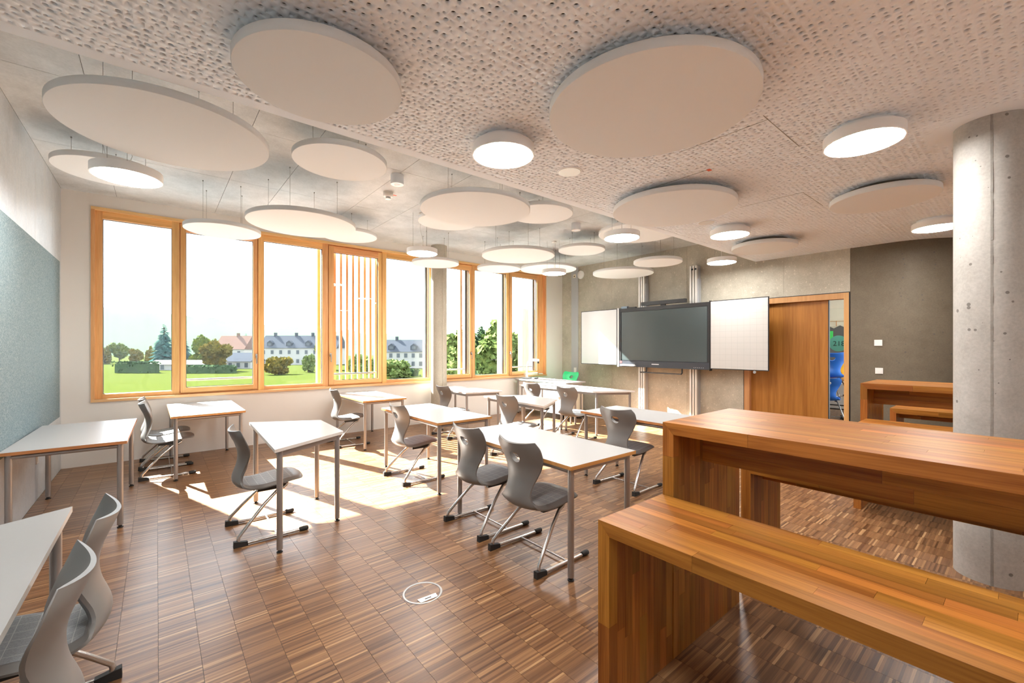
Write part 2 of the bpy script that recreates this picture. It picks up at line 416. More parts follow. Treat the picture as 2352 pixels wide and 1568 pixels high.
# perforated soffit: real holes
def perforated():
    x0, x1, y0, y1 = XL+.12, 8.7, -.6, YS-.085
    cells = []; y = y0
    while y < y1-1e-6:      # rows of cells with irregular width and height, one hole in each
        h = min(rng.uniform(.031, .048), y1-y)
        if y1-y-h < .025: h = y1-y
        x = x0
        while x < x1-1e-6:
            q = rng.uniform(.031, .050); q = min(q, x1-x)
            if x1-x-q < .025: q = x1-x
            cells.append((x, y, q, h)); x += q
        y += h
    cells = np.array(cells); n = len(cells); cw, chh = cells[:, 2], cells[:, 3]
    r = rng.choice([.0046, .0080, .0117], size=n, p=[.55, .27, .18])
    r = np.minimum(r, np.minimum(cw, chh)/2-.0022)
    ox = cells[:, 0]+cw/2; oy = cells[:, 1]+chh/2
    cx = ox+rng.uniform(-1, 1, n)*(cw/2-r-.0015); cyy = oy+rng.uniform(-1, 1, n)*(chh/2-r-.0015)
    K = 12; ang = -3*pi/4+np.arange(K)*2*pi/K
    sq = np.array([(-1, -1), (-1/3, -1), (1/3, -1), (1, -1), (1, -1/3), (1, 1/3), (1, 1), (1/3, 1), (-1/3, 1), (-1, 1), (-1, 1/3), (-1, -1/3)])/2
    V = np.zeros((n, 3*K, 3))
    V[:, :K, 0] = ox[:, None]+sq[None, :, 0]*cw[:, None]; V[:, :K, 1] = oy[:, None]+sq[None, :, 1]*chh[:, None]; V[:, :K, 2] = ZS
    V[:, K:2*K, 0] = cx[:, None]+r[:, None]*np.cos(ang); V[:, K:2*K, 1] = cyy[:, None]+r[:, None]*np.sin(ang); V[:, K:2*K, 2] = ZS
    V[:, 2*K:, :2] = V[:, K:2*K, :2]; V[:, 2*K:, 2] = ZS+.0125
    # leave cells round the big column solid
    keep = (ox-4.21)**2+(oy-.173)**2 > .30**2
    V = V[keep]; n2 = len(V)
    k = np.arange(K); k1 = (k+1) % K
    F = np.concatenate([np.stack([k, K+k, K+k1, k1], 1), np.stack([K+k, 2*K+k, 2*K+k1, K+k1], 1)])
    F = (F[None]+(np.arange(n2)*3*K)[:, None, None]).reshape(-1, 4)
    me = bpy.data.meshes.new('perforated_panel')
    me.vertices.add(n2*3*K); me.vertices.foreach_set('co', V.reshape(-1))
    me.loops.add(F.size); me.loops.foreach_set('vertex_index', F.reshape(-1).astype(np.int32))
    me.polygons.add(len(F)); me.polygons.foreach_set('loop_start', np.arange(len(F), dtype=np.int32)*4)
    me.update(calc_edges=True); me.validate()
    me.materials.append(M['soffit']); return me, (x0, x1, y0, y1)
me, (px0, px1, py0, py1) = perforated()
sof = B(); T = .0125
sof.box(XL, py1, ZS, XE, YS, ZS+T).box(XL, YN, ZS, XE, py0, ZS+T).box(XL, py0, ZS, px0, py1, ZS+T).box(px1, py0, ZS, XE, py1, ZS+T)
sof.box(XL, YS-.0125, ZS+T, XR+.05, YS, ZC+.003)
ring = [(4.21+.31*cos(t), .173+.31*sin(t)) for t in [2*pi*i/40 for i in range(40)]]
sof.prism([(4.21-.32, .173-.32), (4.21+.32, .173-.32), (4.21+.32, .173+.32), (4.21-.32, .173+.32)], ZS+.0003, ZS+T)
so_ = sof.build('ceiling_soffit', 'soffit', kind='structure')
po = bpy.data.objects.new('perforated_panel', me); COL.objects.link(po); po.parent = so_; po['kind'] = 'stuff'
B().box(XL, YN, ZS+.07, XE, YS-.014, ZS+.10).build('backing_fleece', 'void', so_)
for (xa, ya, xb, yb) in ((2.95, 1.08, 3.60, 1.084), (3.02, 1.08, 3.024, 1.69), (4.705, 1.38, 5.31, 1.384), (4.70, 1.38, 4.704, 1.95), (3.5, 1.69, 3.504, 2.25)):
    B().box(xa, ya, ZS-.0012, xb, yb, ZS+.001).build('hatch_joint', 'wire', so_)
B().box(3.49, 1.685, ZS-.0015, 3.535, 1.715, ZS).build('red_mark', 'redmark', so_)
# columns
bc = B().cyl(0, 0, 0, ZS+.05, .175, 64).build('column', 'conc_column', loc=(4.21, .173, 0), kind='structure')
ang = math.atan2(-.173-.055, -4.21)
sr = B()
for k in range(60):
    z0 = k*ZS/60; rr = .1755+random.random()*.003
    sr.hexa([(rr*cos(ang-.03), rr*sin(ang-.03), z0), (rr*cos(ang+.03+random.random()*.03), rr*sin(ang+.03), z0), (.17*cos(ang+.05), .17*sin(ang+.05), z0), (.17*cos(ang-.05), .17*sin(ang-.05), z0),
             (rr*cos(ang-.03), rr*sin(ang-.03), z0+ZS/60), (rr*cos(ang+.03), rr*sin(ang+.03), z0+ZS/60), (.17*cos(ang+.05), .17*sin(ang+.05), z0+ZS/60), (.17*cos(ang-.05), .17*sin(ang-.05), z0+ZS/60)])
sr.build('formwork_seam', 'conc_seam', bc)
tcn = B().cyl(0, 0, 0, ZC+.005, .15, 48).build('column', 'conc_column_thin', loc=(4.2, 7.3, 0), kind='structure')
B().box(-.012, -.156, 0, .012, -.148, ZC-.25).build('formwork_seam', 'conc_column_thin', tcn)

# ------------------------------------------------------------------ windows
def lining():
    t = .035; ya, yb = YW-.014, YW+.12
    for i, (x0, z0, x1, z1, mt) in enumerate(((WX0, WZ1-t, WX1, WZ1, 'larch_light'), (WX0, WZ0, WX1, WZ0+t, 'larch_light'), (WX0, WZ0+t, WX0+t, WZ1-t, 'larch_v'), (WX1-t, WZ0+t, WX1, WZ1-t, 'larch_v'))):
        ybk = YO+.03 if i == 1 else yb
        B().box(x0, ya-(.02 if i == 1 else 0), z0, x1, ybk, z1).build('trim_%d' % (i+1), mt, kind='structure')
lining()
FY = YW+.045
Z0f, Z1f = WZ0+.035, WZ1-.035
WIN = [  # left fixed edge, right fixed edge, glass x0, glass x1, sash?, handle x
 (-.608, .245, -.538, .164, 0, None), (.245, 1.212, .319, 1.143, 1, 1.185), (1.212, 2.245, 1.29, 2.156, 0, None), (2.245, 3.205, 2.341, 3.128, 1, 2.285),
 (3.205, 4.255, 3.287, 4.173, 0, None), (4.255, 5.195, 4.35, 5.127, 1, 5.165), (5.195, 6.215, 5.273, 6.138, 0, None), (6.215, 7.311, 6.305, 7.083, 1, 6.245)]
for i, (a, b, g0, g1, sash, hx) in enumerate(WIN):
    wn = structure('window_%d' % (i+1)); z0g, z1g = (.885, 3.15) if not sash else (.922, 3.12)
    if sash:
        e = .022; ra = a+e; rb = (b-e) if i < 7 else 7.16
        fx1 = b
        B().box(a, FY+.02, Z0f, ra, FY+.10, Z1f).build('jamb', 'larch_v', wn); B().box(rb, FY+.02, Z0f, fx1, FY+.10, Z1f).build('jamb', 'larch_v', wn)
        B().box(ra, FY+.02, Z1f-.03, rb, FY+.10, Z1f).build('head', 'larch', wn); B().box(ra, FY+.02, Z0f, rb, FY+.10, Z0f+.028).build('bottom_rail', 'larch', wn)
        B().box(ra-.008, FY-.005, Z0f+.02, g0, FY+.075, Z1f-.022).build('sash_stile', 'larch_v', wn); B().box(g1, FY-.005, Z0f+.02, rb+.008, FY+.075, Z1f-.022).build('sash_stile', 'larch_v', wn)
        B().box(g0, FY-.005, z1g, g1, FY+.075, Z1f-.022).build('sash_rail', 'larch', wn); B().box(g0, FY-.005, Z0f+.02, g1, FY+.075, z0g).build('sash_rail', 'larch', wn)
        h = B().box(-.014, -.012, -.03, .014, 0, .03).tube([(0, -.012, .005), (0, -.045, .005)], .008).tube([(0, -.045, .012), (0, -.047, -.03), (0, -.045, -.12)], .008).build('handle', 'chrome', wn, (hx, FY-.005, 1.36))
        B().tube([(g0-.03, FY+.16, 1.02), (g1+.03, FY+.16, 1.02)], .016).build('guard_rail', 'rail_grey', wn)
    else:
        B().box(a, FY, Z0f, g0, FY+.09, Z1f).build('jamb', 'larch_v', wn); B().box(g1, FY, Z0f, b, FY+.09, Z1f).build('jamb', 'larch_v', wn)
        B().box(g0, FY, z1g, g1, FY+.09, Z1f).build('head', 'larch', wn); B().box(g0, FY, Z0f, g1, FY+.09, z0g).build('bottom_rail', 'larch', wn)
    gk = B(); t = .007
    gk.box(g0, FY+.03, z0g, g0+t, FY+.045, z1g).box(g1-t, FY+.03, z0g, g1, FY+.045, z1g).box(g0+t, FY+.03, z0g, g1-t, FY+.045, z0g+t).box(g0+t, FY+.03, z1g-t, g1-t, FY+.045, z1g)
    gk.build('gasket', 'gasket', wn)
    B().box(g0+.002, FY+.036, z0g+.002, g1-.002, FY+.042, z1g-.002).build('pane', 'glass', wn)
    if i in (4, 5, 6, 7):
        gx = g1-.012
        B().box(gx-.02, FY+.12, WZ0, gx+.05, FY+.15, WZ1).box(gx+.012, FY+.15, WZ0, gx+.05, FY+.26, WZ1).build('guide_rail', 'steel_guide', wn)
    if i in (2, 4, 5, 6, 7):
        gx = {2: 2.17, 4: 4.27, 5: 5.12, 6: 6.22, 7: 7.22}[i]
        B().box(gx, YO+.05, WZ0-.6, gx+.05, YO+.16, WZ1+.5).build('facade_post', 'larch_out', wn)
# sliding slat screen outside the fourth window
scn = thing('slat_screen', 'sliding sun screen of upright wooden slats outside the fourth window from the left', 'sun screen', (2.35, YO+.12, .80))
for k in range(10): B().box(-.02, -.03, 0, .02, .03, 2.42).build('slat', 'larch_out', scn, (.02+.109*k, 0, .03))
for z in (0.0, 2.45): B().box(-.02, -.028, z, 1.03, .028, z+.03).build('screen_rail', 'larch_out', scn)
# ------------------------------------------------------------------ door
dn = structure('door_1'); fw_ = .085
B().box(XR-.004, DY0, 0, XR+.16, DY0+.012, DZ).box(XR-.004, DY1-.012, 0, XR+.16, DY1, DZ).box(XR-.004, DY0+.012, DZ-.012, XR+.16, DY1-.012, DZ).build('shadow_gap', 'black', dn)
B().box(XR-.008, DY0+.012, 0, XR+.15, DY0+.072, DZ-.012).build('jamb', 'oak_frame', dn); B().box(XR-.008, DY1-.10, 0, XR+.15, DY1-.012, DZ-.012).build('jamb', 'oak_frame', dn)
B().box(XR-.008, DY0+.072, DZ-.10, XR+.15, DY1-.10, DZ-.012).build('head', 'oak_frame', dn)
lf = B().box(XR+.07, 2.012, .006, XR+.11, DY1-.09, DZ-.09).build('door_leaf', 'oak_door', dn)
B().box(XR+.067, 2.0, .006, XR+.113, 2.012, DZ-.09).build('edge_seal', 'black', lf)
B().cyl(0, 0, 0, .006, .026, 20).build('lock_rose', 'chrome', lf, (XR+.064, 3.07, 1.06)).rotation_euler = (0, pi/2, 0)
# ------------------------------------------------------------------ wall fittings
tag(B().box(XL+.0015, 3.2-2.2, .60+.06, XL+.010, 7.42, 2.52).build('pinboard', 'felt'), 'big blue-grey felt pinboard covering the left concrete wall', 'pinboard')
def plate(name, label, cat, y, z, w_, h_, rock=True, group=None):
    t = thing(name, label, cat, (XR-.012, y, z), 0, group)
    B().box(0, -w_/2, -h_/2, .012, w_/2, h_/2).build('cover', 'white_plastic', t)
    if rock: B().box(-.004, -w_*.3, -h_*.33, 0, w_*.3, h_*.33).build('rocker', 'white_plastic', t)
    return t
plate('thermostat', 'blank white square wall box above the light switch right of the door', 'thermostat', 1.40, 1.556, .088, .085, False)
plate('light_switch', 'white light switch on bare concrete right of the door', 'switch', 1.391, 1.158, .085, .083)
duct = thing('cable_duct', 'tall grey cable duct on the concrete in the window corner', 'duct', (XR-.012, 7.16, 0))
B().box(0, -.11, 0, .012, .11, ZC).build('cover', 'grey_paint', duct)
t = thing('power_socket', 'small cream socket high on the grey cable duct', 'socket', (XR-.02, 7.163, 3.23)); B().box(0, -.04, -.04, .008, .04, .04).build('cover', 'cream', t); B().box(-.002, -.015, -.02, 0, .015, .01).build('insert', 'black', t)
t = thing('power_socket', 'white double socket low on the grey cable duct behind the green chair', 'socket', (XR-.02, 7.141, .915)); B().box(0, -.04, -.075, .008, .04, .075).build('cover', 'white_plastic', t); B().box(-.002, -.025, .01, 0, .025, .06).build('insert', 'white_metal', t); B().box(-.002, -.025, -.06, 0, .025, -.01).build('insert', 'white_metal', t)
t = thing('power_socket', 'white socket low on the left concrete wall under the pinboard', 'socket', (XL, 6.2, .44)); B().box(0, -.045, -.08, .01, .045, .08).build('cover', 'white_plastic', t); B().box(.01, -.03, -.06, .013, .03, .06).build('insert', 'white_metal', t)
t = thing('wall_speaker', 'round white speaker disc high on the board wall near the grey duct', 'speaker', (XR, 6.965, 3.24))
o = B().lathe([(.10, 0), (.10, .02), (.085, .032), (0.02, .034)], n=32).build('cover', 'white_plastic', t); o.rotation_euler = (0, -pi/2, 0)

# ------------------------------------------------------------------ ceiling discs and lamps
def sus(t, pts, ztop, zdisc):
    for (x, y) in pts:
        B().tube([(x, y, zdisc), (x, y, ztop)], .0016, 5).tube([(x, y, ztop-.012), (x, y, ztop)], .006, 8).build('suspension_wire', 'wire', t)
def disc(x, y, z, r, label, hang=True, rot=.4):
    th = .048 if hang else .05
    t = thing('acoustic_disc', label, 'acoustic panel', (x, y, z), 0, 'round white acoustic ceiling discs')
    B().lathe([(r-.003, 0), (r, .003), (r, th-.003), (r-.003, th)], n=96).build('disc_panel', 'disc', t)
    if hang: sus(t, [(r*.66*cos(a+rot), r*.66*sin(a+rot)) for a in (pi/4, 3*pi/4, 5*pi/4, 7*pi/4)], ZC-z-.0015, th)
    else: B().cyl(0, 0, th, ZS-z-.0015, r*.72, 32).build('spacer', 'void', t)
    return t
HD = [(.068, 3.69, 2.914, .58, 'largest hanging white disc, at the left by the perforated ceiling edge'),
 (-.347, 5.63, 3.16, .4, 'white disc half hidden above the round lamp at the left wall'),
 (1.289, 4.0, 3.157, .4, 'white disc tucked high beside the perforated ceiling, left of the ceiling speaker'),
 (.63, 6.32, 2.908, .4, 'white disc hanging in front of the second window top'),
 (1.319, 5.433, 2.92, .58, 'wide white disc hanging before the third window, overlapping a smaller one'),
 (2.24, 6.57, 3.16, .4, 'small white disc peeking out behind the wide disc before the third window'),
 (2.62, 3.78, 2.942, .58, 'wide white disc in mid ceiling touching two smaller discs in view'),
 (3.005, 4.967, 3.16, .4, 'white disc showing under the left rim of the wide mid ceiling disc'),
 (3.729, 3.944, 3.16, .4, 'white disc showing behind the right rim of the wide mid ceiling disc'),
 (4.463, 5.247, 2.944, .58, 'wide white disc hanging right of the thin concrete column'),
 (5.708, 5.005, 3.17, .4, 'white disc under the concrete, below the far drum speaker'),
 (3.72, 6.58, 2.929, .4, 'white disc hanging right in front of the thin column'),
 (4.857, 6.257, 2.923, .4, 'white disc hanging before the seventh window top'),
 (6.32, 6.457, 3.11, .58, 'wide white disc behind the small pendant lamp in the far corner'),
 (5.455, 3.68, 3.16, .58, 'wide white disc behind a pendant lamp, cut off by the perforated ceiling edge'),
 (7.08, 5.143, 2.93, .58, 'lower of two white discs hanging above the interactive display'),
 (6.64, 4.108, 2.936, .4, 'upper of two white discs hanging above the interactive display')]
for i, h in enumerate(HD): disc(*h, True, .3+.37*i)
for h in [(.664, 2.354, 2.857, .4, 'white disc fixed under perforated ceiling, left of the two biggest ones in view'),
 (2.218, 1.43, 2.857, .58, 'biggest white disc in view, fixed under the perforated ceiling near the camera'),
 (3.97, 2.29, 2.857, .58, 'wide white disc fixed under perforated ceiling above the front tables'),
 (5.21, .89, 2.857, .4, 'slim white disc fixed under perforated ceiling beside the big column'),
 (6.485, 2.373, 2.857, .4, 'white disc fixed under perforated ceiling corner above the door')]: disc(*h, False)
def lamp(x, y, z, label, hang=True, th=.067):
    t = thing('ceiling_lamp', label, 'lamp', (x, y, z), 0, 'round white drum ceiling lamps')
    r = .22
    B().lathe([(r-.008, .0), (r, 0), (r, th), (r-.006, th)], n=64).build('housing', 'white_metal', t)
    B().lathe([(.001, -.0012), (r-.012, -.0012), (r-.008, .001)], n=64).build('diffuser', 'lamp', t)
    if hang:
        for a in (.6, 2.7, 4.75): B().tube([(r*.6*cos(a), r*.6*sin(a), th), (r*.6*cos(a), r*.6*sin(a), ZC-z)], .0016, 5).cyl(r*.6*cos(a), r*.6*sin(a), th, th+.02, .004, 8).build('suspension_wire', 'wire', t)
        pts = [(0, 0, th), (.03, .02, th+.12), (-.02, .03, th+.3), (.0, .0, ZC-z-.02), (0, 0, ZC-z)]
        B().tube(pts, .003, 6).cyl(0, 0, ZC-z-.02, ZC-z, .045, 20).build('power_cable', 'white_plastic', t)
    else: B().cyl(0, 0, th, ZS-z, r*.8, 32).build('mounting_plate', 'white_metal', t)
    return t
for a in [(1.905, 2.405, 2.857, 'round lamp under the perforated ceiling between the two biggest discs'), (3.64, .722, 2.857, 'round lamp under the perforated ceiling left of the big column'),
 (5.40, 2.36, 2.857, 'round lamp under the perforated ceiling above the grid whiteboard'), (6.90, .70, 2.857, 'round lamp half hidden behind the big concrete column'),
 (.12, .72, 2.857, 'round lamp under the perforated ceiling above the camera'), (1.9, -1.1, 2.857, 'round lamp under the perforated ceiling over the bench ends'), (5.4, -1.1, 2.857, 'round lamp under the perforated ceiling over the far seating set')]: lamp(*a, False)
for a in [(-.179, 4.533, 2.823, 'pendant drum lamp nearest the left concrete wall'), (2.978, 5.658, 2.85, 'pendant drum lamp left of the thin column top'), (4.509, 3.292, 2.862, 'pendant drum lamp in front of a disc at the perforated ceiling edge'),
 (5.657, 5.631, 2.847, 'smallest pendant drum lamp in view, before the far window corner'), (7.10, 3.23, 2.866, 'pendant drum lamp near the board wall by the door')]: lamp(*a, True)
for (x, y, lb) in ((2.10, 4.585, 'white drum speaker under bare concrete near the smoke detector'), (5.10, 4.589, 'white drum speaker under bare concrete, farther one by the pendant lamp')):
    t = thing('ceiling_speaker', lb, 'speaker', (x, y, ZC), 0, 'ceiling speakers')
    B().cyl(0, 0, -.105, 0, .072, 32).build('housing', 'soffit', t); B().cyl(0, 0, -.108, -.105, .070, 32).build('grille', 'white_plastic', t); B().lathe([(.001, -.111), (.035, -.110), (.036, -.108)], n=24).build('cone_ring', 'soffit', t)
for (x, y, r, lb) in ((2.645, 2.453, .105, 'flush round speaker grille in perforated ceiling beside the near lamp'), (4.965, 2.435, .10, 'flush round speaker grille in perforated ceiling, farther one')):
    t = thing('ceiling_speaker', lb, 'speaker', (x, y, ZS), 0, 'ceiling speakers')
    B().lathe([(r-.012, -.006), (r, -.003), (r, 0), (r-.012, 0)], n=40).build('rim', 'soffit', t); B().cyl(0, 0, -.0085, -.004, r-.014, 32).build('grille', 'alu_white', t)
t = thing('smoke_detector', 'white smoke detector on the bare concrete ceiling', 'smoke detector', (2.245, 5.165, ZC))
B().cyl(0, 0, -.035, 0, .06, 32).build('base', 'alu_white', t); B().lathe([(.03, -.062), (.055, -.055), (.062, -.036), (.06, -.035)], n=32).build('body', 'white_plastic', t)
B().cyl(0, 0, -.08, -.062, .030, 20).build('sensor_grille', 'grey_paint', t); B().cyl(0, 0, -.088, -.08, .036, 20).build('cap', 'white_plastic', t)
B().box(2.30, 5.20, ZC-.001, 2.38, 5.23, ZC).build('red_mark', 'redmark', ce)

# ------------------------------------------------------------------ parquet floor box
t = thing('floor_box', 'round floor outlet box set flush into the parquet', 'floor outlet', (1.25, 2.37, 0))
B().lathe([(.105, .0005), (.107, .003), (.118, .003), (.120, .0005)], n=48).build('ring', 'frame_grey', t)
B().cyl(0, 0, -.002, .0012, .104, 48).build('lid', 'parquet', t)
o = B().hexa([(-.055, -.095, .001), (.055, -.095, .001), (.06, -.055, .001), (-.06, -.055, .001), (-.055, -.095, .005), (.055, -.095, .005), (.06, -.055, .005), (-.06, -.055, .005)]).build('flap', 'alu', t); o.rotation_euler = (0, 0, -.05)
B().box(-.02, -.080, .005, .02, -.072, .0058).build('flap_slot', 'black', o)

# ------------------------------------------------------------------ student desks
def desk(corners, z, label, edge='beech', rails='round', inset=.045, group='student desks', name='student_desk'):
    cx = sum(c[0] for c in corners)/4; cyy = sum(c[1] for c in corners)/4
    P = [(x-cx, y-cyy) for x, y in corners]
    t = thing(name, label, 'desk', (cx, cyy, 0), 0, group)
    th = .024
    B().prism(P, z-th, z, 0, 1).build('tabletop', [edge, 'top_white'], t)
    L = []
    for i in range(4):     # inset each corner along its bisector
        p = Vector(P[i]); a = (Vector(P[i-1])-p).normalized(); b = (Vector(P[(i+1) % 4])-p).normalized()
        s = abs(a.x*b.y-a.y*b.x); L.append(p+(a+b)*inset/max(s, .3))
    for p in L:
        lg = B().cyl(p.x, p.y, .022, z-th, .0205, 20).build('leg', 'frame_grey', t)
        B().cyl(p.x, p.y, 0, .006, .021, 16).cyl(p.x, p.y, .006, .022, .012, 12).build('foot_glide', 'rubber', lg)
    for i in range(4):
        a, b = L[i], L[(i+1) % 4]; d = (b-a).normalized(); n = Vector((-d.y, d.x))*.0125
        a2, b2 = a+d*.015, b-d*.015
        if rails == 'round': B().tube([(a2.x, a2.y, z-th-.020), (b2.x, b2.y, z-th-.020)], .0165, 12).build('rail', 'frame_grey', t)
        else: B().prism([(a2+n)[:], (a2-n)[:], (b2-n)[:], (b2+n)[:]], z-th-.042, z-th).build('rail', 'frame_grey', t)
    return t
desk([(2.005, 1.845), (2.69, 1.84), (2.715, 3.29), (2.04, 3.30)], .745, 'white desk with two grey chairs pushed in, in the middle foreground')
desk([(2.165, 3.79), (2.845, 3.79), (2.845, 5.19), (2.165, 5.19)], .735, 'white desk with brown edge and one chair, in the sunlit middle of the floor')
desk([(.645, 3.42), (1.245, 3.80), (1.262, 4.52), (.69, 4.82)], .77, 'trapezoid white desk with pale edge standing in the sun patch', 'edge_white', 'flat')
desk([(-.895, 4.80), (-.19, 4.79), (-.165, 6.23), (-.87, 6.23)], .72, 'white desk against the left wall under the felt pinboard')
desk([(-.885, 1.83), (-.315, 1.45), (-.305, 2.875), (-.885, 2.57)], .75, 'white desk cut off by the lower left frame with two chairs', 'edge_white', 'flat')
desk([(.12, 6.06), (.835, 6.10), (.83, 7.49), (.105, 7.49)], .725, 'white desk under the second window with two chairs side by side')
desk([(2.28, 6.11), (2.95, 6.11), (2.99, 7.50), (2.29, 7.46)], .72, 'white desk under the slatted fourth window')
desk([(3.89, 5.90), (4.53, 5.74), (4.47, 7.15), (3.92, 6.79)], .75, 'trapezoid white desk just right of the thin column foot', 'edge_white', 'flat')
desk([(3.765, 3.93), (4.43, 4.34), (4.41, 5.02), (3.86, 5.35)], .75, 'white desk with pale edge right of the sunlit middle desk', 'edge_white', 'flat')
desk([(3.80, 2.02), (4.50, 2.02), (4.52, 3.385), (3.815, 3.36)], .75, 'white desk with brown edge partly hidden behind the tall oak table')
desk([(5.68, 4.66), (6.28, 4.31), (6.29, 5.71), (5.62, 5.36)], .75, 'right half of the long desk pair before the teacher desk', 'edge_white', 'flat')
desk([(5.615, 5.37), (6.29, 5.72), (6.20, 6.52), (5.53, 6.48)], .75, 'left half of the long desk pair before the teacher desk', 'edge_white', 'flat')

# ------------------------------------------------------------------ teacher desk and document camera
td = thing('teacher_desk', 'long white teacher desk in the far window corner', 'desk', (6.57, 6.7, 0))
wv = [(-.30-.035*sin(k/10*pi*2)*1.0, .80-1.58*k/10) for k in range(11)]
B().prism([(.30, -.78), (.30, .80)]+wv, .755, .78).build('tabletop', 'top_white', td)
for x, y in ((-.24, .74), (.24, .74), (-.24, -.72), (.24, -.72)):
    lg = B().cyl(x, y, .02, .755, .02, 16).build('leg', 'frame_grey', td); B().cyl(x, y, 0, .02, .016, 12).build('foot_glide', 'rubber', lg)
B().box(-.255, -.68, .13, -.235, .70, .73).build('modesty_panel', 'white_metal', td)
B().box(-.22, -.735, .71, .22, -.71, .755).box(-.22, .73, .71, .22, .755, .755).build('rail', 'frame_grey', td)
cb = thing('desk_cabinet', 'cream rolling cabinet under the right end of the teacher desk', 'cabinet', (6.72, 6.14, 0))
B().box(-.16, -.14, .09, .16, .2, .66).build('body', 'cream', cb)
for x, y in ((-.12, -.1), (.12, -.1), (-.12, .16), (.12, .16)): o = B().cyl(0, 0, -.012, .012, .035, 16).build('caster', 'black', cb, (x, y, .035)); o.rotation_euler = (pi/2, 0, 0); B().box(-.008, -.008, .0, .008, .008, .06).build('fork', 'black', o).rotation_euler = (-pi/2, 0, 0)
dc = thing('document_camera', 'white document camera on a gooseneck arm on the teacher desk', 'document camera', (6.44, 7.28, .78))
B().box(-.09, -.08, 0, .09, .08, .03).build('base', 'grey_paint', dc)
B().tube([(0, 0, .03), (0, 0, .10), (.0, 0, .26)], .02, 12, rr=[.035, .026, .018]).tube(arc((0, 0, .26), (0, 0, .43), (.14, -.06, .42), 8), .013, 10).build('arm', 'white_plastic', dc)
B().tube([(.12, -.052, .42), (.27, -.115, .41)], .028, 12).build('camera_head', 'white_plastic', dc); B().cyl(.255, -.108, .34, .385, .022, 14).build('lens', 'black', dc)
B().tube([(-.08, .03, .012), (-.15, .10, .01), (-.2, .12, .008)], .004, 6).build('cable', 'white_plastic', dc)
tag(B().box(-.05, -.02, 0, .05, .02, .022).build('remote_control', 'black', loc=(6.62, 7.15, .78)), 'small black remote beside the document camera', 'remote')
sb = thing('paper_box', 'flat cream paper box lying on the window sill in the corner', 'box', (6.85, YW+.0, WZ0+.036)); B().box(-.19, -.03, 0, .19, .10, .045).build('body', 'cream', sb); B().box(-.192, -.032, .045, .192, .102, .055).build('lid', 'white_plastic', sb)
tag(B().tube([(7.10, YW, .845), (7.18, YW-.01, .85), (7.24, YW+.01, .842), (7.2, YW+.03, .845), (7.12, YW+.02, .848)], .014, 8).build('rolled_cloth', 'white_plastic'), 'small crumpled white cloth in the sill corner', 'cloth')

